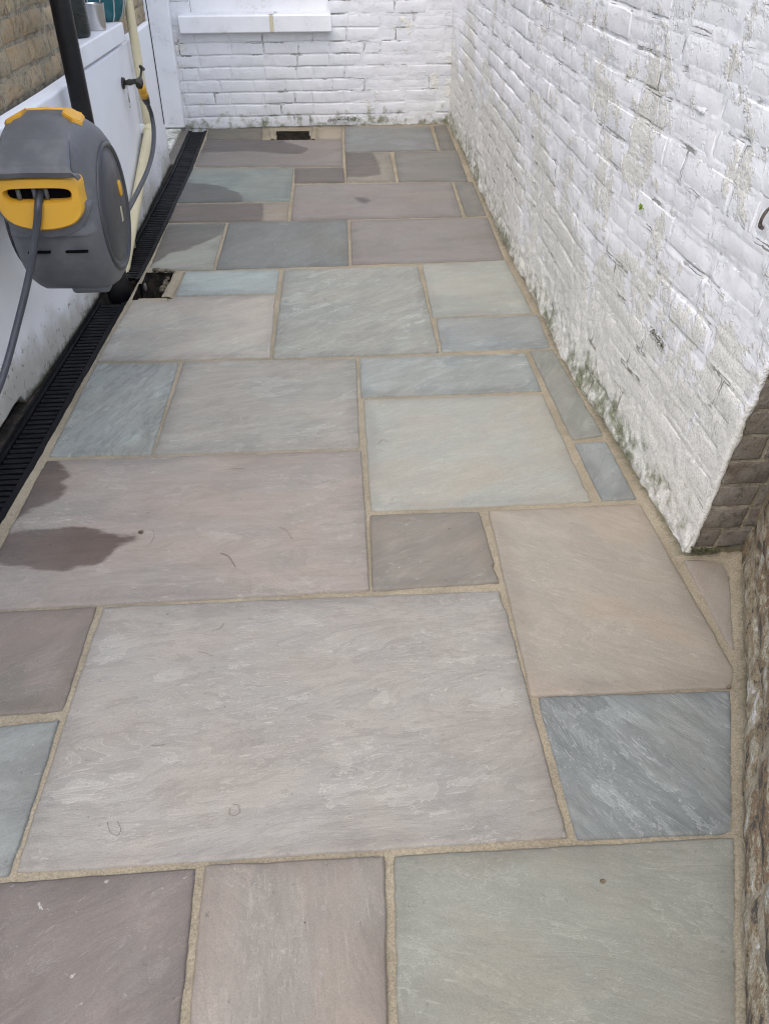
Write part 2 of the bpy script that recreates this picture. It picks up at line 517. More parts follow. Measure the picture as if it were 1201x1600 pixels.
MT = {}
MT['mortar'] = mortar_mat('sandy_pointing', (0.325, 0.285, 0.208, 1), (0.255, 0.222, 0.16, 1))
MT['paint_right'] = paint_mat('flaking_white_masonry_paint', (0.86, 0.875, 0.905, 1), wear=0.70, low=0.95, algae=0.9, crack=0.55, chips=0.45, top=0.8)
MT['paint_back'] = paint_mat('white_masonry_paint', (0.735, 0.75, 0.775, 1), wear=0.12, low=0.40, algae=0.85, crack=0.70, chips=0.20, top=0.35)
MT['brick_return'] = bare_brick_mat('dark_old_brick', [(0.165, 0.13, 0.105, 1), (0.24, 0.21, 0.175, 1), (0.27, 0.25, 0.215, 1), (0.085, 0.072, 0.06, 1)], (0.42, 0.40, 0.34), 0.45, 0.5)
MT['brick_side'] = None
def side_mat():
    m = Mat('weathered_side_brick')
    p = m.pos()
    rnd = m.n('ObjectInfo').outputs['Random']
    s_ = m.noise(m.scl(p, (1.6, 1.6, 3.4)), 8.0, 5, 0.66)
    b = m.noise(p, 70.0, 4, 0.72)
    c = m.noise(p, 240.0, 2, 0.8)
    base = m.mix(rnd, (0.25, 0.175, 0.105, 1), (0.33, 0.27, 0.18, 1))
    v_ = m.add(s_, m.mul(m.sub(b, 0.5), 0.35))
    col = m.mix(m.ss(v_, 0.40, 0.44), (0.10, 0.092, 0.08, 1), base)
    col = m.mix(m.ss(v_, 0.51, 0.54), col, (0.44, 0.40, 0.30, 1))
    col = m.mix(m.mul(m.ss(v_, 0.61, 0.64), 0.9), col, (0.66, 0.655, 0.63, 1))
    col = m.mix(1.0, col, m.n('CombineColor', [m.ln(c, 0.28, 0.72, 0.62, 1.32)] * 3).outputs[0], 'MULTIPLY')
    return m.fin(col, 0.92, m.bump(m.add(m.mul(b, 1.0), m.add(m.mul(v_, 1.2), m.mul(c, 0.3))), 1.0, 0.008))
MT['brick_side'] = side_mat()
MT['brick_stock'] = bare_brick_mat('yellow_stock_brick', [(0.42, 0.31, 0.18, 1), (0.52, 0.42, 0.265, 1), (0.38, 0.32, 0.22, 1), (0.17, 0.12, 0.075, 1)], (0.64, 0.58, 0.46), 0.6, 0.7)
MT['pale_mortar'] = soil_mat('pale_lime_mortar', (0.42, 0.375, 0.285, 1), (0.27, 0.235, 0.17, 1))
MT['old_mortar'] = soil_mat('old_lime_mortar', (0.34, 0.30, 0.22, 1), (0.19, 0.16, 0.115, 1))
MT['render'] = render_mat('painted_render')
MT['timber'] = wood_paint('white_painted_timber', (0.82, 0.835, 0.87, 1))
MT['soil'] = soil_mat('dark_wet_soil', (0.012, 0.010, 0.008, 1), (0.045, 0.036, 0.026, 1))
MT['rubble'] = soil_mat('crumbled_mortar', (0.20, 0.165, 0.115, 1), (0.055, 0.045, 0.033, 1))
MT['black'] = plastic('black_plastic', (0.012, 0.012, 0.014, 1), 0.42, 0.10)
MT['drain'] = plastic('black_drain_plastic', (0.007, 0.007, 0.009, 1), 0.46, 0.03, spec=0.12)
MT['pipe_black'] = plastic('painted_black_iron', (0.008, 0.008, 0.010, 1), 0.40, 0.03, spec=0.3)
MT['cream'] = plastic('cream_pipe_paint', (0.62, 0.56, 0.37, 1), 0.45, 0.12)
MT['grey'] = plastic('dark_grey_plastic', (0.098, 0.103, 0.114, 1), 0.46, 0.34)
MT['grey2'] = plastic('darker_grey_plastic', (0.042, 0.044, 0.052, 1), 0.38, 0.08)
MT['yellow'] = plastic('amber_yellow_plastic', (0.66, 0.355, 0.030, 1), 0.42, 0.10)
MT['hose'] = plastic('dark_grey_hose_rubber', (0.045, 0.05, 0.062, 1), 0.40, 0.15)
MT['brass'] = plastic('tarnished_brass', (0.055, 0.05, 0.042, 1), 0.4, 0.35)
MT['brass'].node_tree.nodes['Principled BSDF'].inputs['Metallic'].default_value = 0.6
mm = Mat('brushed_aluminium'); MT['alu'] = mm.fin((0.62, 0.62, 0.61, 1), 0.32, None, Metallic=0.9)
MT['teal'] = plastic('teal_glaze', (0.006, 0.10, 0.125, 1), 0.22, 0.04)
MT['darkgreen'] = plastic('blackish_green_glaze', (0.008, 0.013, 0.012, 1), 0.28, 0.05)
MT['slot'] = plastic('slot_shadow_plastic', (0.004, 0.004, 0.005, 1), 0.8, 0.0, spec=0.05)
MT['stone'] = sandstone(90, lin(110, 106, 100), lin(126, 120, 112), 20, 0.2, 0.2)
MT['leaf'] = plastic('fresh_leaf', (0.20, 0.30, 0.035, 1), 0.5, 0.05)
MT['moss'] = soil_mat('moss', (0.045, 0.052, 0.024, 1), (0.13, 0.135, 0.07, 1))
MT['twig'] = plastic('dry_tendril', (0.14, 0.115, 0.095, 1), 0.7, 0.1)
MT['crack_edge'] = soil_mat('bare_crack_brown', (0.10, 0.08, 0.07, 1), (0.19, 0.165, 0.145, 1))
gm = Mat('window_glass'); MT['glass'] = gm.fin((0.02, 0.025, 0.03, 1), 0.05)
MT['ground'] = soil_mat('earth', (0.16, 0.14, 0.11, 1), (0.10, 0.09, 0.07, 1))
MT['sticker'] = plastic('pale_label', (0.42, 0.41, 0.28, 1), 0.5, 0.05)

# ================================================================== THE SETTING: ground and paving
g = obj('ground', pymesh('ground', [(-60, -60, -0.42), (60, -60, -0.42), (60, 60, -0.42), (-60, 60, -0.42)], [(0, 1, 2, 3)]), MT['ground'])
tag(g, 'bare earth below and around the paved side passage', kind='structure')

# lines of the yard on the ground (metres)
_dy = [-1.2, 0.0, 1.743, 2.045, 2.677, 3.184, 3.729, 4.3, 5.19, 6.24, 6.5]
_dx = [-1.03, -0.972, -0.890, -0.873, -0.847, -0.826, -0.806, -0.803, -0.799, -0.818, -0.82]
def drain_r(y): return float(np.interp(y, _dy, _dx))
DW = 0.127
_wy = [-1.2, 0.0, 2.14, 2.40, 2.534, 2.967, 3.257, 4.29, 5.286, 6.3]
_wx = [-1.16, -1.10, -1.012, -1.003, -0.986, -0.962, -0.950, -0.928, -0.940, -0.95]
def wall_l(y): return float(np.interp(y, _wy, _wx))
_ry = [1.40, 1.526, 1.853, 2.174, 2.549, 2.708, 2.928, 3.258, 3.751, 4.403, 5.318, 5.902, 6.4]
_rx = [0.872, 0.869, 0.860, 0.843, 0.828, 0.828, 0.838, 0.842, 0.836, 0.856, 0.888, 0.900, 0.897]
def wall_r(y): return np.interp(y, _ry, _rx)
BACK0, BACK1 = Vector((-1.15, 6.222, 0)), Vector((0.98, 6.338, 0))     # foot of the back wall
def back_y(x): return BACK0.y + (x - BACK0.x) / (BACK1.x - BACK0.x) * (BACK1.y - BACK0.y)
SIDE0, SIDE1 = Vector((0.29, -0.21, 0)), Vector((1.02, 1.525, 0))        # foot of the splayed near wall

def W(x, y): return ('w', x, y)
def G(pts):
    return [Vector((p[1], p[2])) if p[0] == 'w' else onz(*p).xy for p in pts]
hTR, hBR = onz(147, 948.5), onz(95, 1107)
SLABS = [  # outline in the photograph's pixels (or metres with W), two stone colours, bedding angle, vein, cement spots, wet patches
 ('A1', [(327, 199.4), (409.3, 200), (409, 217), (323.5, 217)], (142, 133, 120), (130, 122, 110), 5, .2, .2, []),
 ('A2', [(497.5, 199.5), (533, 199.5), (533, 217), (497.5, 217)], (190, 172, 152), (176, 160, 142), 5, .2, .2, []),
 ('A3', [(539.6, 198.4), (669.5, 197), (682.3, 234), (540, 237)], (150, 152, 158), (140, 142, 146), 3, .5, .2, []),
 ('A4', [(678, 196.4), (696, 195.6), (711, 233.5), (689, 233.5)], (144, 140, 137), (134, 131, 128), 40, .3, .2, []),
 ('B1', [(323, 218.5), (533, 218.5), (534, 259.5), (304.5, 259.5)], (158, 146, 144), (148, 138, 136), 4, .2, .2,
   [[(316, 216), (435, 216), (455, 224), (484, 233), (470, 240), (440, 241), (415, 237), (385, 236), (350, 238), (300, 237)]]),
 ('B2', [(540.6, 238.5), (608, 238.5), (617, 283), (543, 283.5)], (168, 157, 146), (155, 147, 138), 30, .2, .2,
   [[(530, 230), (580, 238), (591, 252), (597, 272), (572, 275), (530, 277)]]),
 ('B3', [(617, 237.5), (713, 236.5), (729, 282.5), (624, 283)], (148, 144, 142), (140, 136, 134), 10, .2, .2, []),
 ('B4', [(461.5, 262.5), (535.4, 262), (537.8, 283.5), (461.5, 284.5)], (134, 121, 118), (126, 116, 112), 10, .2, .2, []),
 ('B5', [(302.5, 263), (458, 262.5), (451, 313), (277, 316)], (152, 162, 158), (140, 150, 150), 4, .35, .2,
   [[(255, 287), (310, 286), (345, 290), (372, 301), (382, 312), (378, 325), (240, 325)]]),
 ('C1', [(275.5, 319.5), (450, 316.5), (448, 344.5), (265, 346.5)], (176, 161, 147), (164, 151, 138), 12, .2, .3,
   [[(240, 312), (400, 312), (413, 320), (410, 350), (240, 352)]]),
 ('C2', [(462, 289), (704, 285.5), (720, 337.5), (456, 342.5)], (160, 149, 147), (152, 142, 143), 5, .3, .2,
   [[(550, 307), (572, 309), (579, 314), (571, 318), (556, 314)]]),
 ('C3', [(711, 285.5), (737, 284.5), (758, 335.5), (729, 336.5)], (150, 147, 143), (142, 139, 136), 40, .2, .2, []),
 ('D1', [(263, 350), (351, 348), (331, 420), (290, 420.5), (272, 421), (235.5, 417)], (172, 174, 166), (160, 162, 154), 25, .5, .2,
   [[(250, 335), (365, 340), (345, 366), (322, 378), (290, 391), (262, 396), (238, 414), (215, 420)]]),
 ('D2', [(359, 348), (541, 344), (543, 413), (339, 419.5)], (142, 145, 147), (134, 136, 137), 62, .45, .5, []),
 ('D3', [(549, 344), (761, 339), (786, 405), (551, 411.5)], (160, 151, 151), (152, 144, 144), 8, .25, .1, []),
 ('E1', [(291, 425), (435, 421), (430, 456), (276, 460.5)], (168, 180, 182), (160, 171, 174), 15, .5, .1, []),
 ('E2', [(445, 420.5), (651, 415), (683, 549), (428, 558)], (168, 170, 166), (160, 163, 161), 40, 1.05, .1, []),
 ('E3', [(661, 413), (788, 406.5), (830, 488), (677, 494)], (174, 176, 171), (166, 168, 164), 12, .4, .1, []),
 ('E4', [(683, 497.5), (839, 492), (857, 541), (691, 547.5)], (160, 167, 172), (150, 157, 163), 25, .7, .1, []),
 ('E5', [(209, 469), (262, 471), (278, 464), (429, 462), (420, 556), (153, 562)], (188, 181, 174), (176, 170, 165), 30, .6, .4, []),
 ('F1', [(152, 568), (277, 567.5), (234, 708.5), (79, 710)], (169, 175, 175), (160, 166, 167), 68, 1.15, .2, []),
 ('F2', [(289, 565), (554.5, 560.5), (559.5, 697), (242, 706.5)], (176, 171, 166), (168, 165, 162), 12, .8, .1, []),
 ('F3', [(564, 559), (819, 551.5), (844, 608.5), (566, 618.5)], (167, 175, 178), (154, 162, 165), 28, 1.2, .1, []),
 ('F4', [(829, 547.5), (862, 545.5), (941, 680), (895, 685)], (162, 163, 158), (153, 155, 151), 55, .6, .1, []),
 ('F5', [(570, 624.5), (845, 615), (921, 780.5), (581, 795.5)], (184, 180, 172), (181, 182, 178), 20, .25, .1, []),
 ('F6', [(899, 692.5), (945, 689.5), (991, 776.5), (942, 779.5)], (160, 166, 172), (151, 157, 163), 55, .6, .1, []),
 ('G1', [(74, 718.5), (562, 704), (574.5, 920), (-48, 952)], (186, 170, 164), (176, 164, 160), 3, .55, .15,
   [[(75, 714), (92, 716), (98, 730), (116, 738), (104, 748), (102, 765), (84, 780), (60, 790), (30, 808), (0, 812), (20, 770)],
    [(-60, 835), (10, 832), (55, 828), (95, 822), (140, 824), (185, 833), (222, 833), (226, 840), (195, 850), (168, 864), (150, 880), (110, 890), (60, 892), (20, 886), (0, 876), (-60, 880)]]),
 ('G2', [(579.5, 805), (746, 799.5), (777, 907), (584.5, 919.5)], (164, 152, 143), (153, 145, 138), 30, .4, .7, []),
 ('G3', [(765, 798), (998, 787.5), (1142, 1043), (1143.5, 1060), (1134.5, 1071), (832, 1085)], (192, 177, 163), (186, 173, 162), 150, .25, .15, []),
 ('G4', [(1071.5, 875), (1120, 873.5), (1136, 887), (1144.5, 1015)], (186, 172, 163), (178, 166, 158), 60, .25, .15, []),
 ('H1', [W(drain_r(hTR.y) + 0.018, hTR.y - 0.005), (147, 949), (95, 1107), W(drain_r(hBR.y) + 0.018, hBR.y - 0.005)], (160, 143, 137), (148, 137, 130), 40, .3, .5, []),
 ('H2', [W(drain_r(1.0) + 0.02, 1.055), (89, 1126.5), (11, 1364), W(drain_r(0.75) + 0.02, 0.765)], (166, 172, 174), (154, 158, 161), 20, .7, .3, []),
 ('H3', [(162.5, 949), (780, 923), (881.5, 1304), (28, 1359.5)], (183, 175, 172), (177, 171, 169), 8, .72, .1, []),
 ('H4', [(843.5, 1090), (1137.5, 1081), (1141.5, 1297.5), (904, 1307)], (150, 158, 164), (140, 148, 155), 122, 1.4, .2, []),
 ('I0', [W(-0.925, 0.748), W(-0.612, 0.748), W(-0.622, 0.165), W(-0.955, 0.165)], (160, 150, 146), (150, 143, 140), 20, .4, .3, []),
 ('I1', [W(-0.590, 0.748), (301.5, 1359.5), W(-0.262, 0.165), W(-0.602, 0.165)], (150, 136, 133), (142, 130, 128), 38, .5, .9, []),
 ('I2', [(322.5, 1354), (597, 1341), W(0.020, 0.165), W(-0.240, 0.165)], (176, 161, 154), (167, 155, 149), 96, .35, .4, []),
 ('I3', [(618, 1339.5), (1144.5, 1311.5), W(0.430, 0.165), W(0.042, 0.165)], (172, 172, 163), (166, 166, 157), 165, .45, .3, []),
 ('J1', [W(-0.955, 0.143), W(-0.35, 0.143), W(-0.35, -0.45), W(-0.985, -0.45)], (166, 168, 165), (158, 160, 158), 10, .5, .2, []),
 ('J2', [W(-0.328, 0.143), W(0.41, 0.143), W(0.30, -0.12), W(0.17, -0.45), W(-0.328, -0.45)], (178, 168, 162), (168, 160, 156), 30, .5, .2, []),
]
SLAB_POLYS = {s[0]: [np.array((v[0], v[1])) for v in G(s[1])] for s in SLABS}

GULLY = np.array([tuple(onz(*p).xy) for p in [(206, 467), (252, 465), (272, 424), (229, 423)]])
REAR_GULLY = np.array([tuple(onz(*p).xy) for p in [(431.5, 217), (484.5, 217), (483, 203.5), (432, 203.5)]])

paving = empty('paving')
tag(paving, 'riven sandstone paving laid in mixed sizes with sandy joints', kind='structure')

def slab_mesh(name, poly, wets, seed):
    poly = np.array(poly)
    area = 0.5 * sum(poly[i][0] * poly[(i + 1) % len(poly)][1] - poly[(i + 1) % len(poly)][0] * poly[i][1] for i in range(len(poly)))
    if area < 0: poly = poly[::-1]
    c = poly.mean(0)
    # walk the outline, hand-cut edges wander a little
    pts = []
    for i in range(len(poly)):
        a, b = poly[i], poly[(i + 1) % len(poly)]
        L = np.linalg.norm(b - a); n = max(2, int(L / 0.016))
        for k in range(n):
            pts.append(a + (b - a) * k / n)
    pts = np.array(pts)
    n = len(pts)
    tan = np.roll(pts, -1, 0) - np.roll(pts, 1, 0)
    tan /= np.linalg.norm(tan, axis=1)[:, None] + 1e-9
    nin = np.stack([-tan[:, 1], tan[:, 0]], 1)       # inward for ccw
    p3 = np.c_[pts, np.full(n, seed * 1.3)]
    wob = 0.0022 * fbm(p3, 22, 3, seed) + 0.0016 * fbm(p3, 70, 2, seed + 5)
    chip = sstep(0.45, 0.75, fbm(p3, 16, 2, seed + 9)) * 0.0050 - 0.0042
    outer = pts + nin * (wob + chip)[:, None]
    ring = outer + nin * 0.0045
    ring2 = outer + nin * 0.012
    lo, hi = poly.min(0), poly.max(0)
    st = 0.020
    gx, gy = np.meshgrid(np.arange(lo[0], hi[0], st), np.arange(lo[1], hi[1], st))
    gp = np.c_[gx.ravel(), gy.ravel()]
    rng = np.random.RandomState(seed)
    gp = gp + rng.uniform(-0.004, 0.004, gp.shape)
    gp = gp[poly_sdf(gp, ring2) > 0.009]
    allp = np.r_[outer, ring, ring2, gp]
    edges = [(i, (i + 1) % n) for i in range(n)]
    res = delaunay_2d_cdt([Vector(p) for p in allp], edges, [], 1, 1e-6)
    V = np.array([(v.x, v.y) for v in res[0]])
    Fc = res[2]
    orig = res[3]
    kind = np.full(len(V), 3)
    for i, ol in enumerate(orig):
        if ol:
            o = min(ol)
            kind[i] = 0 if o < n else 1 if o < 2 * n else 2 if o < 3 * n else 3
    sd = poly_sdf(V, outer)
    q = np.c_[V, np.full(len(V), seed * 2.1)]
    z = 0.0016 * fbm(q, 3.0, 3, seed) + 0.0008 * fbm(q, 18, 3, seed + 3)
    z += rng.uniform(-0.0012, 0.0012) + (V - c) @ rng.uniform(-0.003, 0.003, 2)
    z = np.where(kind == 0, z - 0.0030, np.where(kind == 1, z - 0.0006, z))
    wet = np.full(len(V), -1.0)
    for wp in wets:
        wet = np.maximum(wet, poly_sdf(V, np.array([tuple(onz(*p).xy) for p in wp])))
    verts = [(V[i, 0] - c[0], V[i, 1] - c[1], z[i]) for i in range(len(V))]
    faces = [tuple(f) for f in Fc]
    # sides
    lookup = {}
    for i, ol in enumerate(orig):
        for o in ol:
            lookup[o] = i
    b0 = len(verts)
    for k in range(n):
        i = lookup[k]
        verts.append((V[i, 0] - c[0], V[i, 1] - c[1], -0.024))
    for k in range(n):
        k2 = (k + 1) % n
        faces.append((lookup[k], b0 + k, b0 + k2, lookup[k2]))
    sd = np.r_[sd, np.zeros(n)]; wet = np.r_[wet, np.full(n, -1.0)]
    me = pymesh(name, verts, faces, True, {'edge': sd, 'wet': wet})
    return me, c

def slin(r, g, b):
    g_ = 0.3 * r + 0.59 * g + 0.11 * b
    c = lin(*[g_ + (x - g_) * 0.70 for x in (r, g, b)])
    return (c[0] * ALB[0], c[1] * ALB[1], c[2] * ALB[2], 1.0)
ALB = (0.608, 0.614, 0.566)
for i, (nm, pts, c1, c2, ang, vein, spots, wets) in enumerate(SLABS):
    me, c = slab_mesh('slab', SLAB_POLYS[nm], wets, i + 1)
    o = obj('slab', me, sandstone(i, slin(*c1), slin(*c2), ang, vein, spots, wets=bool(wets), tone={'A': 1.06, 'B': 1.06, 'C': 1.06, 'D': 1.02, 'E': 1.14, 'F': 1.06}.get(nm[0], 1.14 if nm == 'H4' else 1.0)), paving)
    o.location = (c[0], c[1], 0)

# pointing between the slabs: one sandy bed, only where the joints show
def bed():
    st = 0.0085
    xs = np.arange(-1.05, 1.12, st); ys = np.arange(-0.75, 6.42, st)
    gx, gy = np.meshgrid(xs, ys)
    P = np.c_[gx.ravel(), gy.ravel()]
    inside = np.full(len(P), -1.0)
    for pl in SLAB_POLYS.values():
        pl = np.array(pl); lo, hi = pl.min(0) - .05, pl.max(0) + .05
        m = np.all((P > lo) & (P < hi), axis=1)
        inside[m] = np.maximum(inside[m], poly_sdf(P[m], pl))
    keep = inside < 0.028
    dr = np.interp(P[:, 1], _dy, _dx)
    keep &= P[:, 0] > dr - st
    P[:, 0] = np.maximum(P[:, 0], dr - 0.0012)
    keep &= poly_sdf(P, GULLY) < 0.004
    keep &= poly_sdf(P, REAR_GULLY) < 0.004
    by = BACK0.y + (P[:, 0] - BACK0.x) / (BACK1.x - BACK0.x) * (BACK1.y - BACK0.y)
    keep &= P[:, 1] < by + 0.03
    rx = np.where(P[:, 1] > 1.535, wall_r(P[:, 1]) + 0.03, 1.10)
    keep &= P[:, 0] < rx
    e = (SIDE1 - SIDE0).xy.normalized()
    sdist = (P[:, 0] - SIDE0.x) * e[1] - (P[:, 1] - SIDE0.y) * e[0]     # >0 behind the near wall
    keep &= sdist < 0.04
    q = np.c_[P, np.zeros(len(P))]
    z = -0.0064 + 0.0026 * fbm(q, 20, 3, 3) + 0.0014 * fbm(q, 90, 2, 8)
    # fillets raked up against the walls
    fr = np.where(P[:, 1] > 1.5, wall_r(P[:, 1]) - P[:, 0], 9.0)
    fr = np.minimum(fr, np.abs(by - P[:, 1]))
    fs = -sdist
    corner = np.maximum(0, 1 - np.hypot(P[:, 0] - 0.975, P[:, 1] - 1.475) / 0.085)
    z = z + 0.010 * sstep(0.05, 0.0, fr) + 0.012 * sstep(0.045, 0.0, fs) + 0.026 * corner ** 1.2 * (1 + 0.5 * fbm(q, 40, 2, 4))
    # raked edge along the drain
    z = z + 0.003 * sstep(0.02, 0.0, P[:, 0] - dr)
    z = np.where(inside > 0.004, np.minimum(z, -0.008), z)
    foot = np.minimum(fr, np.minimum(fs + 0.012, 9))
    idx = -np.ones(len(P), int); idx[keep] = np.arange(keep.sum())
    nx = len(xs); I = idx.reshape(len(ys), nx)
    a, b, c_, d = I[:-1, :-1].ravel(), I[:-1, 1:].ravel(), I[1:, 1:].ravel(), I[1:, :-1].ravel()
    ok = (a >= 0) & (b >= 0) & (c_ >= 0) & (d >= 0)
    faces = np.stack([a[ok], b[ok], c_[ok], d[ok]], 1).tolist()
    verts = np.c_[P[keep], z[keep]].tolist()
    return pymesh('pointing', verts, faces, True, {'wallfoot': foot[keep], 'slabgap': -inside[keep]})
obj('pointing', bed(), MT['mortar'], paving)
# solid sub-base under the slabs
def subbase():
    bm = bmesh.new()
    yy = [-0.75, 3.18]
    for lo, hi in (((-0.80, -0.75, -0.30), (1.12, 3.17, -0.030)), ((-0.62, 3.17, -0.30), (1.12, 3.57, -0.030)), ((-0.79, 3.57, -0.30), (1.12, 5.88, -0.030)),
                   ((-0.05, 5.88, -0.30), (1.05, 6.42, -0.030)), ((-0.79, 5.88, -0.30), (-0.40, 6.42, -0.030))):
        box_bm(lo, hi, 0, 1, bm)
    return bm_mesh(bm, 'sub_base')
obj('sub_base', subbase(), MT['rubble'], paving)

# ================================================================== WALLS
def frame_pt(o, e, nrm, u, v, d):
    return o + e * u + Vector((0, 0, 1)) * v + nrm * d
def layout(u0, u1, v0, v1, course, length, joint, seed, headers=0.15, hole=None):
    rng = random.Random(seed); out = []
    r = 0; v = v0
    while v < v1 - 0.02:
        h = course * (1 + rng.uniform(-0.05, 0.05))
        u = u0 - (0.5 * length if r % 2 else rng.uniform(0, 0.05))
        while u < u1:
            w = length * (0.5 if rng.random() < headers else 1.0) * rng.uniform(0.95, 1.04)
            a, b = max(u, u0), min(u + w, u1)
            if b - a > 0.045:
                if hole is None or not hole(0.5 * (a + b), v + h / 2):
                    out.append((a, b - joint, v + joint * 0.5, v + h - joint * 0.5))
            u += w
        v += h; r += 1
    return out
def brick_field(U, V, bricks, reach=0.03):
    """signed distance of points to the nearest brick edge, positive inside a brick"""
    jd = np.full(len(U), -0.02)
    for (a, b, c, d) in bricks:
        m = (U > a - reach) & (U < b + reach) & (V > c - reach) & (V < d + reach)
        if not m.any(): continue
        x, y = U[m], V[m]
        dx = np.minimum(x - a, b - x); dy = np.minimum(y - c, d - y)
        s = np.where((dx > 0) & (dy > 0), np.minimum(dx, dy), -np.hypot(np.minimum(dx, 0), np.minimum(dy, 0)))
        jd[m] = np.maximum(jd[m], s)
    return jd
def make_wall(parent, o, e, nrm, bricks, u0, u1, v0, v1, step, relief, skin_mat, brick_mat, seed, fill=None, proud=0.002, recess=0.006,
              shear=0.0, limit=300, depth=0.03, round_=0.006, brick_mats=None, skip_skin=None, keep_brick=None, skin_name='paint_coat', wob=0.0, soft_ends=False, crust=None):
    """a wall face: a thick coat that dips at the joints and single bricks standing through it.
    relief(u,v,P) is the waviness in metres, fill(u,v,P) in 0..1 says how far the coat has filled the joints"""
    us = np.linspace(u0, u1, max(2, int((u1 - u0) / step)) + 1)
    vs = np.linspace(v0, v1, max(2, int((v1 - v0) / step)) + 1)
    gu, gv = np.meshgrid(us, vs)
    U, V = gu.ravel(), gv.ravel()
    E, Nn = np.array(e), np.array(nrm); O = np.array(o)
    P0 = O + U[:, None] * E + V[:, None] * np.array((0, 0, 1.0))
    wobU = wob * fbm(P0, 14, 2, seed + 60); wobV = wob * fbm(P0, 11, 2, seed + 61)
    jd = brick_field(U + wobU, V + wobV, bricks)
    rel = relief(U, V, P0)
    fl = fill(U, V, P0) if fill else np.zeros(len(U))
    D = rel - recess * (1 - fl) + (proud - 0.0007) * fl + 0.0012 * fbm(P0, 90, 2, seed)
    cru = crust(U, V, P0) if crust else np.zeros(len(U))
    D = np.where((jd > 0.010) & (cru < 0.0005), np.minimum(D, rel - 0.002), D + cru)
    uu = U - shear * V * np.clip(1 - U / max(1e-6, (u1 - u0) * 0.25), 0, 1)
    P = O + uu[:, None] * E + V[:, None] * np.array((0, 0, 1.0)) + D[:, None] * Nn
    nx = len(us); I = np.arange(len(U)).reshape(len(vs), nx)
    a, b, c, d = I[:-1, :-1].ravel(), I[:-1, 1:].ravel(), I[1:, 1:].ravel(), I[1:, :-1].ravel()
    quads = np.stack([a, b, c, d], 1)
    if skip_skin is not None:
        cu = (U[a] + U[c]) / 2; cv = (V[a] + V[c]) / 2
        quads = quads[~skip_skin(cu, cv)]
    nz = np.cross(E, (0, 0, 1.0))
    if np.dot(nz, Nn) < 0: quads = quads[:, ::-1]
    obj(skin_name, pymesh(skin_name, P.tolist(), quads.tolist(), True, {'jd': jd}), skin_mat, parent)
    # bricks
    order = sorted(range(len(bricks)), key=lambda k: bricks[k][0])
    rng = random.Random(seed)
    rest_v, rest_f, rest_j = [], [], []
    cnt = 0
    for k in order:
        (ba, bb, bc, bd) = bricks[k]
        if keep_brick is not None and not keep_brick((ba + bb) / 2, (bc + bd) / 2): continue
        w, h = bb - ba, bd - bc
        nu, nv = max(4, int(w / 0.017)), 5
        su = np.r_[0, np.linspace(0.004, w - 0.004, nu), w]; sv = np.r_[0, np.linspace(0.004, h - 0.004, nv), h]
        g_u, g_v = np.meshgrid(su, sv)
        bu, bv = g_u.ravel(), g_v.ravel()
        Uu, Vv = ba + bu, bc + bv
        PP = O + Uu[:, None] * E + Vv[:, None] * np.array((0, 0, 1.0))
        ed = np.minimum(np.minimum(bu, w - bu), np.minimum(bv, h - bv))
        rl = relief(Uu, Vv, PP)
        tilt = rng.uniform(-0.010, 0.010); tilt2 = rng.uniform(-0.025, 0.025); offs = rng.uniform(-0.0018, 0.0015)
        Dd = rl + proud + offs + tilt * (bu - w / 2) + tilt2 * (bv - h / 2)
        Dd = Dd - round_ * (1 - sstep(0.0, 0.012, np.minimum(bv, h - bv) if soft_ends else ed)) + 0.0010 * fbm(PP, 60, 2, seed + 7)
        wu = wob * 0.6 * fbm(PP, 14, 2, seed + 60); wv = wob * 0.6 * fbm(PP, 11, 2, seed + 61)
        uu = Uu - wu; vv = Vv - wv
        uu = uu - shear * vv * np.clip(1 - uu / max(1e-6, (u1 - u0) * 0.25), 0, 1)
        cen = O + (ba + w / 2) * E + (bc + h / 2) * np.array((0, 0, 1.0))
        Q = O + uu[:, None] * E + vv[:, None] * np.array((0, 0, 1.0)) + Dd[:, None] * Nn - cen
        mx_, my_ = len(su), len(sv)
        J = np.arange(len(bu)).reshape(my_, mx_)
        faces = np.stack([J[:-1, :-1].ravel(), J[:-1, 1:].ravel(), J[1:, 1:].ravel(), J[1:, :-1].ravel()], 1).tolist()
        rim = list(J[0, :]) + list(J[1:, -1]) + list(J[-1, -2::-1]) + list(J[-2:0:-1, 0])
        back = [Q[r] - Nn * depth for r in rim]
        n0 = len(Q); m_ = len(rim)
        verts = Q.tolist() + [list(x) for x in back]
        for t in range(m_):
            t2 = (t + 1) % m_
            faces.append([rim[t2], rim[t], n0 + t, n0 + t2])
        faces.append([n0 + t for t in range(m_)])
        if np.dot(nz, Nn) < 0: faces = [f[::-1] for f in faces]
        jv = np.r_[ed, np.full(m_, -0.004)]
        cnt += 1
        if cnt <= limit:
            bmx = brick_mat if brick_mats is None else brick_mats(rng, (ba + bb) / 2, (bc + bd) / 2)
            b_o = obj('brick', pymesh('brick', verts, faces, True, {'jd': jv}), bmx, parent)
            b_o.location = cen
        else:
            f0 = len(rest_v)
            rest_v += [list(np.array(x) + cen) for x in verts]
            rest_f += [[q + f0 for q in f] for f in faces]; rest_j += jv.tolist()
    if rest_v:
        tag(obj('distant_brickwork', pymesh('distant_brickwork', rest_v, rest_f, True, {'jd': rest_j}), brick_mat, parent), kind='stuff')

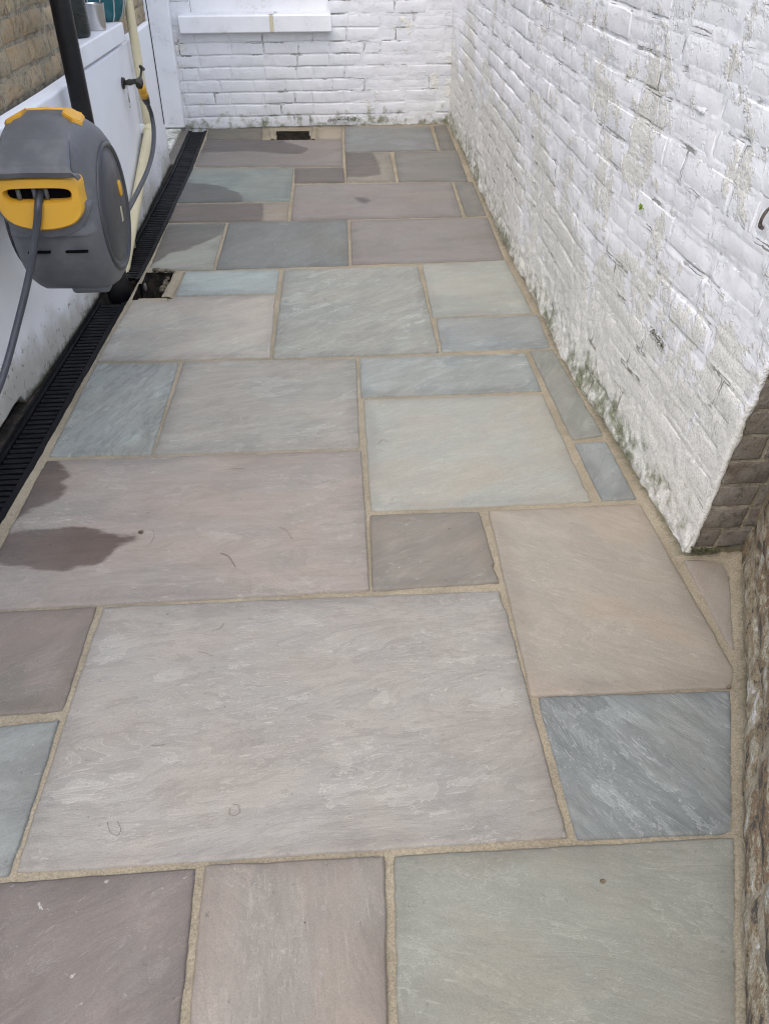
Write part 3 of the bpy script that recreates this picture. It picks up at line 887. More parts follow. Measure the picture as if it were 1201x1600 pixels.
# ---- right boundary wall: flaking white paint over old brick, bare brick on its near end
rw = empty('painted_brick_wall', (0.86, 1.5, 0))
rw.location = (0, 0, 0)
tag(rw, 'long flaking white painted brick wall along the right of the paving', 'wall')
RO = Vector((0.86, 1.515, 0)); RE = Vector((0, 1, 0)); RN = Vector((-1, 0, 0))
def r_relief(u, v, P):
    d = 0.86 - wall_r(1.515 + u) 
    d = d * (1 - 0.45 * np.clip(v, 0, 1.2)) 
    d = d + 0.009 * fbm(P, 2.2, 3, 41) + 0.0042 * fbm(P, 9.0, 3, 42) + 0.0020 * fbm(P, 26, 3, 43)
    d = d - 0.005 * sstep(0.42, 0.62, fbm(P, 6.0, 4, 44)) - 0.0020 * sstep(0.1, 0.5, fbm(P, 40, 2, 45))
    d = d + 0.012 * sstep(0.07, 0.0, v) * (0.5 + 0.5 * fbm(P, 12, 2, 46))
    return d
rb = layout(0.014, 4.83, 0.005, 1.34, 0.0755, 0.228, 0.011, 5, 0.22)
_bed = np.array(sorted({round(c, 4) for (_, _, c, _) in rb})) - 0.0055
def r_fill(u, v, P):
    n_ = fbm(P, 3.6, 3, 47) + 0.30 * sstep(0.45, 0.0, v)
    bed = np.min(np.abs(v[:, None] - _bed[None, :]), axis=1) < 0.0075
    return np.where(bed, sstep(-0.45, 0.38, n_), sstep(-1.0, -0.25, n_))
def r_crust(u, v, P):
    m_ = sstep(0.36, 0.06, v + 0.16 * fbm(P, 3.0, 3, 48) + 0.10 * sstep(1.2, 0.0, u))
    rough = 0.0030 * fbm(P, 34, 3, 49) + 0.0026 * fbm(P, 80, 2, 50)
    return m_ * (0.0052 + 0.006 * fbm(P, 7, 3, 55) + rough * 1.6)
zmax_r = lambda u: float(np.interp(u, [0, 0.3, 1.0, 1.65, 4.8], [1.30, 1.30, 1.22, 1.14, 0.92]))
make_wall(rw, RO, RE, RN, rb, 0.0, 4.83, -0.03, 1.36, 0.0075, r_relief, MT['paint_right'], MT['paint_right'], 11, r_fill, 0.0010, 0.0042,
          shear=0.16, round_=0.0025, soft_ends=True, crust=r_crust, keep_brick=lambda u, v: v < zmax_r(u), wob=0.006)
box('wall_core', (0.900, 1.55, -0.3), (1.10, 6.40, 1.352), MT['old_mortar'], rw)
box('upper_wall', (0.862, 1.32, 1.352), (1.10, 6.40, 1.50), MT['paint_right'], rw, 0.01)  # unseen top, kept low so skylight reaches the house wall
# near end of that wall, unpainted
EO = Vector((0.874, 1.517, 0)); EE = Vector((1, 0, 0)); EN = Vector((0, -1, 0))
def e_relief(u, v, P):
    return 0.165 * v + 0.006 * fbm(P, 5, 3, 51) + 0.004 * fbm(P, 18, 3, 52) + 0.002 * fbm(P, 50, 2, 53)
ebk = layout(0.004, 0.235, 0.012, 1.3, 0.0755, 0.225, 0.010, 8, 0.5)
make_wall(rw, EO, EE, EN, ebk, 0.0, 0.25, -0.03, 1.34, 0.0075, e_relief, MT['pale_mortar'], MT['brick_return'], 21, None, 0.003, 0.003, round_=0.0035, skin_name='end_mortar', wob=0.006)
# ragged lip of paint that curls round the arris
def paint_lip():
    verts, faces, jd = [], [], []
    n = 170
    for i in range(n + 1):
        z = -0.01 + 1.33 * i / n
        P = np.array([[0.86, 1.5, z]])
        y0 = 1.515 - 0.16 * z
        off = 0.004 + 0.010 * float(fbm(P, 18, 3, 71)[0]) + 0.007 * float(fbm(P, 60, 2, 72)[0])
        d = float(r_relief(np.array([0.0]), np.array([z]), P)[0])
        x0 = 0.86 - d - 0.003
        for (dx, dy) in ((0.004, 0.05), (0.001, 0.02), (0.0, 0.006), (0.002, 0.0), (0.008 + off * 0.7, -0.004), (0.010 + off * 0.7, 0.004)):
            verts.append((x0 + dx, y0 + dy, z)); jd.append(0.02)
    for i in range(n):
        for k in range(5):
            a = i * 6 + k
            faces.append((a, a + 1, a + 7, a + 6))
    return pymesh('paint_lip', verts, faces, True, {'jd': jd})
obj('paint_lip', paint_lip(), MT['paint_right'], rw)

# ---- splayed near wall at the right edge: weathered brick with the remains of whitewash
sw = empty('weathered_brick_wall')
tag(sw, 'splayed wall of brown weathered brick with whitewash streaks at the right edge', 'wall')
SE = (SIDE1 - SIDE0).normalized(); SN = Vector((-SE.y, SE.x, 0))
SL = (SIDE1 - SIDE0).length
def s_relief(u, v, P):
    return 0.010 * fbm(P, 4, 3, 81) + 0.006 * fbm(P, 16, 3, 82) + 0.002 * fbm(P, 50, 2, 83) + 0.012 * sstep(0.09, 0.0, v) * (0.6 + 0.6 * fbm(P, 9, 2, 84))
sbk = layout(0.0, SL, 0.01, 0.90, 0.076, 0.226, 0.011, 15, 0.2)
make_wall(sw, SIDE0, SE, SN, sbk, 0.0, SL, -0.04, 0.92, 0.008, s_relief, MT['pale_mortar'], MT['brick_side'], 31, proud=0.003, recess=0.006, round_=0.004, skin_name='mortar_face', wob=0.010, fill=lambda u, v, P: 0.8 * sstep(0.0, 0.5, fbm(P, 5, 3, 85)))
def prism(name, poly, z0, z1, material, parent):
    n = len(poly)
    v = [(p[0], p[1], z0) for p in poly] + [(p[0], p[1], z1) for p in poly]
    f = [tuple(reversed(range(n))), tuple(range(n, 2 * n))] + [(i, (i + 1) % n, n + (i + 1) % n, n + i) for i in range(n)]
    me = pymesh(name, v, f)
    bm = bmesh.new(); bm.from_mesh(me); bmesh.ops.recalc_face_normals(bm, faces=bm.faces); bm.to_mesh(me); bm.free()
    return obj(name, me, material, parent)
b0, b1 = SIDE0 - SN * 0.03, SIDE1 - SN * 0.03
prism('wall_core', [b0, b1, b1 - SN * 0.2, b0 - SN * 0.2], -0.3, 0.905, MT['old_mortar'], sw)

# ---- back wall of white painted brick with a window sill
bw = empty('painted_brick_wall')
tag(bw, 'white painted brick house wall closing the far end, with a window sill', 'wall')
BE = (BACK1 - BACK0).normalized(); BN = Vector((BE.y, -BE.x, 0)); BL = (BACK1 - BACK0).length
def bu(x): return (x - BACK0.x) / BE.x
U_W0, U_W1 = bu(-0.84), bu(0.066)       # blocked window above the sill
def b_relief(u, v, P):
    return 0.006 * fbm(P, 2.0, 3, 91) + 0.0030 * fbm(P, 12, 3, 92) + 0.0014 * fbm(P, 40, 2, 93) + 0.008 * sstep(bu(0.16) - 0.01, bu(0.16) + 0.012, u + 0.01 * fbm(P, 12, 2, 94))
def b_fill(u, v, P):
    return np.clip(0.85 * sstep(bu(0.15), bu(0.22), u) + sstep(0.1, 0.6, fbm(P, 3.0, 3, 95)) * 0.7, 0, 1) * 0.95
bbk = layout(0.0, BL, 0.0, 0.94, 0.076, 0.222, 0.010, 25, 0.2, hole=lambda u, v: (U_W0 - 0.1 < u < U_W1 and v > 0.60))
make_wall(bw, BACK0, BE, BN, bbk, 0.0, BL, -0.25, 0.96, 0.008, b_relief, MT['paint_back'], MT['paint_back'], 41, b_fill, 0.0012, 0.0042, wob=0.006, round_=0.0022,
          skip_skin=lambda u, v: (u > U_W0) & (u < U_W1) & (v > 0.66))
def brick_box(name, u0, u1, v0, v1, d0, d1, material, parent, bevel=0.004):
    bm = box_bm((u0, d0, v0), (u1, d1, v1), bevel, 2)
    for v in bm.verts:
        p = BACK0 + BE * v.co.x + BN * v.co.y + Vector((0, 0, v.co.z)); v.co = p
    return obj(name, bm_mesh(bm, name), material, parent)
brick_box('wall_core', -0.3, BL, -0.3, 0.58, -0.25, -0.012, MT['old_mortar'], bw, 0)
brick_box('upper_wall', -0.3, BL, 0.955, 3.2, -0.25, -0.004, MT['paint_back'], bw, 0)  # unseen top, height tuned for the light in the passage
brick_box('wall_core', U_W1 + 0.0, BL, 0.58, 0.955, -0.25, -0.012, MT['old_mortar'], bw, 0)
for (ua, ub) in ((bu(-0.917), bu(-0.333)), (bu(-0.312), bu(0.070))):
    brick_box('sill_block', ua, ub, 0.590, 0.688, -0.05, 0.058, MT['timber'], bw, 0.006)
brick_box('sill_joint', bu(-0.333), bu(-0.312), 0.594, 0.684, -0.05, 0.054, MT['cream'], bw, 0)
brick_box('window_board', U_W0 + 0.004, U_W1 - 0.004, 0.702, 1.6, -0.08, -0.012, MT['timber'], bw, 0.004)
brick_box('sill_bed', U_W0 - 0.06, U_W1, 0.688, 0.703, -0.08, 0.012, MT['paint_back'], bw, 0.0)

# ---- house wall on the left: painted render plinth, stock brick above, window with sill
hw = empty('house_wall')
tag(hw, 'house wall on the left, white render below and yellow stock brick above', 'wall')
PT = 0.757
def plinth():
    ys = np.arange(-1.2, 5.3001, 0.02)
    ys[-1] = 5.30
    zs = [0.0, 0.01, 0.02, 0.03] + list(np.arange(0.05, PT - 0.012, 0.025)) + [PT - 0.012, PT - 0.004, PT]
    verts, faces = [], []
    for j, z in enumerate(zs):
        for y in ys:
            x = wall_l(y)
            P = np.array([[x, y, z]])
            verts.append([x, y, z])
    V = np.array(verts)
    d = 0.004 * fbm(V, 2.2, 3, 101) + 0.0012 * fbm(V, 14, 3, 102)
    V[:, 0] += d
    edge = (V[:, 2] > PT - 0.002); V[edge, 0] -= 0.008
    # ragged foot; the near length stops short of the ground
    low = V[:, 2] < 0.001
    near = V[:, 1] < 2.395
    V[low & ~near, 2] = -0.004
    for k, zz in enumerate((0.0, 0.01, 0.02, 0.03)):
        m_ = near & (np.abs(V[:, 2] - zz) < 0.0005)
        V[m_, 2] = 0.034 + 0.003 * k + 0.004 * fbm(V[m_], 20, 2, 103) if m_.any() else 0
    n = len(ys)
    for j in range(len(zs) - 1):
        for i in range(n - 1):
            a = j * n + i
            faces.append((a, a + 1, a + 1 + n, a + n))
    verts = V.tolist()
    # top ledge back to the brick, end return, underside of the near foot
    t0 = (len(zs) - 1) * n
    b0 = len(verts)
    for i in range(n):
        verts.append((wall_l(ys[i]) - 0.045, ys[i], PT + 0.006))
    for i in range(n - 1):
        faces.append((t0 + i, t0 + i + 1, b0 + i + 1, b0 + i))
    e0 = len(verts)
    for j, z in enumerate(zs):
        verts.append((wall_l(5.3) - 0.30, 5.30, z))
    for j in range(len(zs) - 1):
        a = j * n + n - 1
        faces.append((a, e0 + j, e0 + j + 1, a + n))
    u0 = len(verts)
    for i in range(n):
        verts.append((wall_l(ys[i]) - 0.05, ys[i], verts[i][2] + 0.004))
    for i in range(n - 1):
        faces.append((i + 1, i, u0 + i, u0 + i + 1))
    return pymesh('rendered_plinth', verts, faces, True)
obj('rendered_plinth', plinth(), MT['render'], hw)
for (ya, yb) in ((-1.2, 2.4), (2.4, 5.29)):
    prism('plinth_core', [(wall_l(ya) - 0.04, ya), (wall_l(yb) - 0.04, yb), (wall_l(yb) - 0.3, yb), (wall_l(ya) - 0.3, ya)], -0.3, PT - 0.02, MT['soil'], hw)
WIN0, WIN1 = 3.72, 4.46
HO = Vector((wall_l(5.29) - 0.014, 5.29, 0)); HP = Vector((wall_l(0.5) - 0.014, 0.5, 0))
HE = (HO - HP).normalized(); HN = Vector((HE.y, -HE.x, 0))
HLn = (HO - HP).length
def h_relief(u, v, P):
    return 0.008 * fbm(P, 3, 3, 111) + 0.006 * fbm(P, 13, 3, 112) + 0.003 * fbm(P, 40, 2, 113)
uw0, uw1 = (WIN0 - 0.5), (WIN1 - 0.5)
hbk = layout(1.1, HLn, PT + 0.006, 1.30, 0.079, 0.23, 0.012, 35, 0.3, hole=lambda u, v: uw0 < u < uw1)
hbk = [(max(a, uw1) if a < uw1 < b else a, min(b, uw0) if a < uw0 < b else b, c, d) for (a, b, c, d) in hbk]
make_wall(hw, HP, HE, HN, hbk, 0.6, HLn, PT - 0.01, 1.32, 0.009, h_relief, MT['old_mortar'], MT['brick_stock'], 51, None, 0.002, 0.003, round_=0.005, skin_name='mortar_face', wob=0.010,
          skip_skin=lambda u, v: (u > uw0) & (u < uw1))
def hw_pt(u, v, d): return HP + HE * u + Vector((0, 0, v)) + HN * d
def hw_box(name, u0, u1, v0, v1, d0, d1, material, parent, bevel=0.0):
    bm = box_bm((u0, d0, v0), (u1, d1, v1), bevel, 2)
    for v in bm.verts: v.co = hw_pt(v.co.x, v.co.z, v.co.y)
    return obj(name, bm_mesh(bm, name), material, parent)
hw_box('wall_core', 0.0, uw0, PT - 0.02, 1.315, -0.28, -0.018, MT['old_mortar'], hw)
hw_box('wall_core', uw1, HLn, PT - 0.02, 1.315, -0.28, -0.018, MT['old_mortar'], hw)
hw_box('upper_wall', 0.0, HLn + 1.1, 2.2, 2.75, -0.28, -0.004, MT['brick_stock'], hw)  # unseen top, height cut to let light in over the house
hw_box('upper_wall', 0.0, uw0, 1.315, 2.2, -0.28, -0.004, MT['brick_stock'], hw)
hw_box('upper_wall', uw1, HLn, 1.315, 2.2, -0.28, -0.004, MT['brick_stock'], hw)
sill = hw_box('window_sill', uw0 - 0.05, uw1 - 0.02, 0.769, 0.846, -0.20, 0.068, MT['timber'], hw, 0.006)
wf = hw_box('window_frame', uw0, uw1, 0.844, 0.92, -0.21, -0.15, MT['timber'], hw, 0.004)
hw_box('window_frame', uw0, uw0 + 0.06, 0.93, 2.2, -0.21, -0.15, MT['timber'], hw, 0.004)
hw_box('window_frame', uw1 - 0.06, uw1, 0.93, 2.2, -0.21, -0.15, MT['timber'], hw, 0.004)
hw_box('window_pane', uw0 + 0.06, uw1 - 0.06, 0.93, 2.2, -0.19, -0.184, MT['glass'], wf)

# ---- doorway at the far left corner
dw = empty('door_frame')
tag(dw, 'white painted timber door post in the far left corner', 'door frame')
box('door_post', (-1.135, 6.150, 0.030), (-0.962, 6.224, 2.2), MT['timber'], dw, 0.006)
box('door_leaf', (-1.20, 5.32, 0.06), (-1.16, 6.15, 2.2), MT['timber'], dw, 0.003)
bm = bmesh.new()
box_bm((-1.19, 5.31, -0.20), (-0.985, 6.145, 0.028), 0.008, 2, bm)
ds = obj('doorstep', bm_mesh(bm, 'doorstep'), MT['paint_right']); 
tag(ds, 'worn white painted doorstep beside the far end of the drain', 'doorstep')
kb = prism('kerb_stone', [(-0.983, 5.31), (-0.926, 5.30), (-0.944, 6.20), (-0.983, 6.20)], -0.20, 0.006, MT['stone'], None)
tag(kb, 'narrow grey stone strip between the doorstep and the drain', 'kerb')

# ================================================================== OBJECTS
# ---- channel drain along the house wall
cd = empty('channel_drain')
tag(cd, 'long black plastic channel drain with a slotted grating along the house wall', 'drain')
def strip(name, d0, d1, z0, z1, ya, yb, material, parent, step=0.06):
    ys = np.arange(ya, yb + 1e-6, step)
    if ys[-1] < yb - 1e-4: ys = np.r_[ys, yb]
    verts, faces = [], []
    for y in ys:
        x = drain_r(y)
        verts += [(x + d0, y, z0), (x + d1, y, z0), (x + d1, y, z1), (x + d0, y, z1)]
    for i in range(len(ys) - 1):
        for k in range(4):
            a, b = i * 4 + k, i * 4 + (k + 1) % 4
            faces.append((a, b, b + 4, a + 4))
    faces += [(3, 2, 1, 0), tuple(len(verts) - 4 + k for k in range(4))]
    me = pymesh(name, verts, faces)
    bm = bmesh.new(); bm.from_mesh(me); bmesh.ops.recalc_face_normals(bm, faces=bm.faces); bm.to_mesh(me); bm.free()
    return obj(name, me, material, parent)
GAP0, GAP1 = 3.215, 3.46
for (ya, yb) in ((-0.7, GAP0), (GAP1, 6.215)):
    strip('channel_side', -0.010, -0.002, -0.14, -0.001, ya, yb, MT['drain'], cd)
    strip('channel_side', -DW - 0.001, -DW + 0.007, -0.14, -0.001, ya, yb, MT['drain'], cd)
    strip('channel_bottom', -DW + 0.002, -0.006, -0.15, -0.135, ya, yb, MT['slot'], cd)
    strip('grating_rail', -0.0225, -0.0105, -0.018, -0.004, ya, yb, MT['drain'], cd)
    strip('grating_rail', -DW + 0.0075, -DW + 0.021, -0.018, -0.004, ya, yb, MT['drain'], cd)
slat_me = bm_mesh(box_bm((-0.0395, -0.0088, -0.0095), (0.0395, 0.0088, 0.0), 0.002, 1), 'slat')
slat_me.materials.append(MT['drain'])
rng = random.Random(4)
pitch = 0.0275
y = -0.69
while y < 6.20:
    if not (GAP0 - 0.012 < y < GAP1 + 0.012):
        s = obj('slat', slat_me, None, cd)
        s.location = (drain_r(y) - DW / 2 - 0.001, y, -0.0062 + rng.uniform(-0.0006, 0.0006))
        s.rotation_euler = (rng.uniform(-0.02, 0.02), 0, rng.uniform(-0.01, 0.01) + 0.02)
    y += pitch
# grime packed between drain and wall
def grime():
    verts, faces = [], []
    ys = np.arange(-0.7, 6.2, 0.012)
    for yy in ys:
        a = drain_r(yy) - DW - 0.001; b = wall_l(yy) - 0.03
        for k in range(6):
            verts.append((a + (b - a) * k / 5, yy, -0.006))
    V = np.array(verts); V[:, 2] += 0.005 * fbm(V, 40, 3, 5) + 0.004 * fbm(V, 110, 2, 6)
    for i in range(len(ys) - 1):
        for k in range(5):
            a = i * 6 + k
            faces.append((a, a + 6, a + 7, a + 1))
    return pymesh('grime', V.tolist(), faces, True)
gr_o = obj('grime_strip', grime(), MT['soil'], cd)

# ---- open gullies
def blob(name, c, r, material, parent, seed, sq=(1, 1, 1), sub=2, amp=0.35, sc=None):
    bm = bmesh.new(); bmesh.ops.create_icosphere(bm, subdivisions=sub, radius=1.0)
    co = np.array([v.co[:] for v in bm.verts])
    d = 1 + amp * fbm(co + seed * 3.3, 1.6, 3, seed)
    for v, k, p in zip(bm.verts, d, co):
        v.co = Vector((p[0] * sq[0], p[1] * sq[1], p[2] * sq[2])) * (k * r)
    o = obj(name, bm_mesh(bm, name, True), material, parent); o.location = c
    return o
def pit(name, poly, z0, z1, material, parent, seed, slope=None):
    """rough sided hole: walls and floor of one open box"""
    pts = []
    for i in range(len(poly)):
        a, b = np.array(poly[i]), np.array(poly[(i + 1) % len(poly)])
        n = max(2, int(np.linalg.norm(b - a) / 0.012))
        pts += [a + (b - a) * k / n for k in range(n)]
    pts = np.array(pts); c = pts.mean(0); n = len(pts)
    rows = 8; verts, faces = [], []
    for j in range(rows + 1):
        t = j / rows
        for p in pts:
            q = c + (p - c) * (1.03 - 0.16 * t)
            verts.append([q[0], q[1], z1 + (z0 - z1) * t])
    V = np.array(verts)
    out = V[:, :2] - c; out /= np.linalg.norm(out, axis=1)[:, None]
    amt = 0.010 * fbm(V, 30, 3, seed)
    amt[:n] = 0.004
    V[:, :2] += out * amt[:, None]
    for j in range(rows):
        for k in range(n):
            k2 = (k + 1) % n
            faces.append((j * n + k, j * n + k2, (j + 1) * n + k2, (j + 1) * n + k))
    faces.append(tuple(rows * n + k for k in range(n)))
    return obj(name, pymesh(name, V.tolist(), faces, True), material, parent)
gl = empty('open_gully')
tag(gl, 'open square gully hole in the paving at the foot of the black downpipe', 'gully')
gx0 = drain_r(3.3) - DW + 0.004
gpoly = [(gx0, 3.222), tuple(GULLY[0]), tuple(GULLY[1]), tuple(GULLY[2]), (drain_r(3.46) + 0.0, 3.455), (gx0 + 0.005, 3.452)]
gpoly = [(gx0, GAP0 + 0.002), (GULLY[1][0], GULLY[1][1]), (GULLY[2][0], GULLY[2][1]), (GULLY[3][0], GULLY[3][1]), (drain_r(3.47) - 0.004, GAP1), (gx0, GAP1)]
pit('gully_side', gpoly, -0.30, -0.012, MT['soil'], gl, 3)
rr = random.Random(12)
for k in range(26):
    t = rr.random(); s = rr.random()
    px_, py_ = 228 + 42 * t - 8 * s, 425 + 14 * s
    p = onz(px_, py_, -0.03 - 0.05 * s)
    blob('rubble_lump', p + Vector((0, 0.0, rr.uniform(-0.02, 0.012))), rr.uniform(0.008, 0.022), MT['rubble'] if k % 3 else MT['mortar'], gl, k + 1, (1, 1, 0.8), 2, 0.5)
for k in range(10):
    t = rr.random()
    p = onz(250 + 18 * t, 462 - 38 * t, -0.03)
    blob('rubble_lump', p, rr.uniform(0.008, 0.016), MT['rubble'], gl, k + 60, (1, 1.3, 0.9), 2, 0.5)
for k in range(12):
    p = onz(rr.uniform(226, 272), rr.uniform(420.5, 425), rr.uniform(-0.012, 0.002))
    blob('rubble_lump', p, rr.uniform(0.006, 0.013), MT['mortar'] if k % 2 else MT['rubble'], gl, k + 120, (1.2, 1, 0.6), 2, 0.5)
blob('pebble', onz(227, 449, -0.05), 0.015, MT['stone'], gl, 91, (0.6, 0.6, 1.4), 2, 0.25)
# fresh mortar haunching round the hole
def haunch(name, a, b, w, h, parent, seed, mat=None):
    a, b = Vector(a), Vector(b); L = (b - a).length; e = (b - a) / L; s = Vector((-e.y, e.x, 0))
    n = max(4, int(L / 0.01)); prof = [(-0.5, -0.03), (-0.5, 0.2), (-0.28, 0.9), (0.1, 1.0), (0.42, 0.75), (0.5, -0.03)]
    verts, faces = [], []
    for i in range(n + 1):
        for (q, z) in prof:
            verts.append(a + e * (L * i / n) + s * (q * w) + Vector((0, 0, z * h)))
    V = np.array([v[:] for v in verts]); V += 0.0035 * np.stack([fbm(V, 45, 2, seed), fbm(V, 45, 2, seed + 1), fbm(V, 45, 2, seed + 2)], 1)
    m_ = len(prof)
    for i in range(n):
        for k in range(m_ - 1):
            q = i * m_ + k
            faces.append((q, q + 1, q + 1 + m_, q + m_))
    return obj(name, pymesh(name, V.tolist(), faces, True, {'wallfoot': np.full(len(V), 1.0), 'slabgap': np.full(len(V), 1.0)}), mat or MT['mortar'], parent)
h1, h2 = onz(260, 465), onz(281, 424)
haunch('mortar_haunch', (h1.x, h1.y, -0.006), (h2.x, h2.y, -0.006), 0.045, 0.010, gl, 7)
h1, h2 = onz(216, 468.5), onz(262, 467)
haunch('mortar_haunch', (h1.x, h1.y, -0.008), (h2.x, h2.y, -0.008), 0.03, 0.010, gl, 8)

rg = empty('rear_gully')
tag(rg, 'small dark open drain hole at the foot of the far wall', 'gully')
pit('gully_side', [tuple(p) for p in REAR_GULLY], -0.25, -0.010, MT['soil'], rg, 9)
h1, h2 = onz(426, 217), onz(424, 203)
haunch('mortar_haunch', (h1.x, h1.y, -0.01), (h2.x, h2.y, 0.0), 0.035, 0.010, rg, 17)
h1, h2 = onz(489, 217), onz(491, 201)
haunch('mortar_haunch', (h1.x, h1.y, -0.01), (h2.x, h2.y, 0.0), 0.035, 0.010, rg, 18)

# ---- black downpipe
bp = empty('black_downpipe')
tag(bp, 'black cast downpipe on the house wall behind the hose reel', 'pipe')
BPX, BPY = -0.884, 3.335
tube('pipe_shaft', [(BPX, BPY, z) for z in (-0.02, 0.3, 0.8, 1.3, 2.2, 2.7)], 0.0345, MT['pipe_black'], bp, 24)
lathe('pipe_socket', [(0.036, 0.16), (0.043, 0.155), (0.044, 0.05), (0.047, 0.04), (0.047, -0.03), (0.040, -0.05)], MT['pipe_black'], bp, 24, (BPX, BPY, 0))
box('pipe_bracket', (-0.96, BPY - 0.045, 0.52), (BPX, BPY + 0.045, 0.55), MT['pipe_black'], bp, 0.004)

# ---- cream waste pipe
cp = empty('cream_waste_pipe')
tag(cp, 'cream painted plastic waste pipe on the house wall beside the tap', 'pipe')
def cpx(px, py, off=0.036):
    d = ray(px, py)
    # meet the plane that stands `off` in front of the house wall
    best = None
    t = 0.5
    for _ in range(400):
        p = Vector((d.x * t, d.y * t, CAM_H + d.z * t))
        if p.x < wall_l(p.y) + off: break
        t += 0.01
    return p
pA = cpx(229, 180)
pTop = Vector((pA.x, pA.y, 2.6))
pJ = cpx(221, 232)
tube('pipe_upper', [pTop, Vector((pA.x, pA.y, 1.0)), pA, Vector((pA.x, pA.y, pJ.z - 0.02))], 0.0215, MT['cream'], cp, 20)
pL = cpx(203, 372)
pJ0 = Vector((pA.x + 0.006, pA.y - 0.01, pJ.z + 0.03))
tube('pipe_lower', catmull([pJ0, pJ0 + (pL - pJ0) * 0.3, pL, pL + (pL - pJ0) * 0.35], 4), 0.0245, MT['cream'], cp, 20)
tube('pipe_branch', [pJ0 + Vector((-0.014, 0.05, -0.03)), pL + Vector((-0.014, 0.085, 0.0)), pL + Vector((-0.014, 0.07, -0.07))], 0.0175, MT['cream'], cp, 16)
dirn = (pJ0 - pL).normalized()
tube('pipe_collar', [pJ0 - dirn * 0.035, pJ0 - dirn * 0.03, pJ0 + dirn * 0.03, pJ0 + dirn * 0.036], [0.026, 0.031, 0.031, 0.024], MT['cream'], cp, 20)
pB = pJ0 + Vector((-0.014, 0.030, -0.09))
tube('pipe_collar', [pB, pB + Vector((0, 0, 0.004)), pB + Vector((0, 0, 0.045)), pB + Vector((0, 0, 0.05))], [0.018, 0.0235, 0.0235, 0.018], MT['cream'], cp, 16)
box('pipe_clip', (pA.x - 0.045, pA.y - 0.034, pJ.z + 0.015), (pA.x - 0.01, pA.y - 0.022, pJ.z + 0.06), MT['timber'], cp, 0.003)

# ---- thin cable down the corner
cb0 = Vector((wall_l(5.24) + 0.004, 5.24, 1.6))
cbo = tube('cable', [cb0, Vector((wall_l(5.24) + 0.0045, 5.24, 0.9)), Vector((wall_l(5.25) + 0.004, 5.25, 0.35)), Vector((wall_l(5.25) + 0.004, 5.25, 0.24))], 0.0028, MT['black'], None, 8)
tag(cbo, 'thin black cable running down the white corner beside the door post', 'cable')

# ---- garden tap
tp = empty('garden_tap')
tag(tp, 'tarnished brass garden tap with a T handle on the white house wall', 'tap')
w0 = cpx(192, 130, 0.002)
t1 = cpx(214, 127, 0.075); 
sp_ = cpx(218, 133, 0.085)
top = cpx(222, 106, 0.085)
tube('wall_plate', [w0, w0 + Vector((0.008, 0, 0))], [0.026, 0.022], MT['brass'], tp, 18)
tube('tap_body', [w0, w0.lerp(t1, 0.3), w0.lerp(t1, 0.5), w0.lerp(t1, 0.7), t1, sp_], [0.0105, 0.0105, 0.0145, 0.011, 0.014, 0.013], MT['brass'], tp, 14)
ax = (top - sp_).normalized()
tube('spindle', [sp_ - ax * 0.005, sp_ + ax * 0.02, sp_ + ax * 0.045, sp_ + ax * 0.05, top], [0.016, 0.017, 0.012, 0.006, 0.0055], MT['brass'], tp, 12)
hA, hB = cpx(217, 95, 0.085), cpx(231, 107, 0.085)
hv = (hB - hA).normalized() * 0.040
tube('handle', [top - hv, top - hv * 0.8, top, top + hv * 0.8, top + hv], [0.006, 0.0085, 0.007, 0.0085, 0.006], MT['brass'], tp, 10)
# chain and key hanging from the tap
k0 = w0.lerp(t1, 0.25)
v_, f_ = [], []
for a, b in ((Vector((0, 0.006, -0.012)), Vector((0, 0.006, -0.085))), (Vector((0, -0.006, -0.012)), Vector((0, -0.006, -0.085)))):
    tube_data([k0 + a, k0 + b], 0.0022, 6, v_, f_)
arc = [k0 + Vector((0, 0.008 * math.cos(t) - 0.0, -0.095 - 0.012 * math.sin(t))) for t in np.linspace(-0.6, 4.2, 12)]
tube_data(arc, 0.0026, 6, v_, f_)
obj('hook', pymesh('hook', v_, f_, True), MT['alu'], tp)
hh = [w0 + Vector((0.012, -0.012 + 0.010 * math.cos(t), 0.012 + 0.012 * math.sin(t))) for t in np.linspace(0, 4.7, 10)]
tube('loop', hh, 0.0024, MT['brass'], tp, 6)

# ---- feed hose from tap to reel
fh = empty('feed_hose')
tag(fh, 'short dark hose with an orange connector running from tap to reel', 'hose')
c0 = cpx(220, 134, 0.085); c1 = cpx(226, 150, 0.087); c2 = cpx(231, 163, 0.088)
tube('connector', [c0, c0.lerp(c1, 0.1), c0.lerp(c1, 0.45), c0.lerp(c1, 0.5), c0.lerp(c1, 0.55), c1.lerp(c0, 0.0), c1], [0.015, 0.019, 0.0195, 0.0165, 0.0195, 0.0205, 0.015], MT['yellow'], fh, 16)
tube('hose_nut', [c1, c1.lerp(c2, 0.2), c1.lerp(c2, 0.8), c2], [0.016, 0.0195, 0.015, 0.0108], MT['grey2'], fh, 14)
pp = [c1, c2, cpx(237, 180, 0.09), cpx(240.5, 205, 0.095), cpx(239, 235, 0.10), cpx(231, 265, 0.105), cpx(217, 296, 0.115), cpx(201, 326, 0.13), cpx(188, 345, 0.15)]
tube('hose_line', catmull(pp, 8), 0.0104, MT['hose'], fh, 12)

# ---- hose reel
hr_c = Vector((-0.742, 2.430, 0.622))
hr_yaw = R(0.5)
hr = empty('hose_reel', hr_c, hr_yaw)
tag(hr, 'grey wall mounted hose reel with yellow hose outlet and yellow trim', 'hose reel')
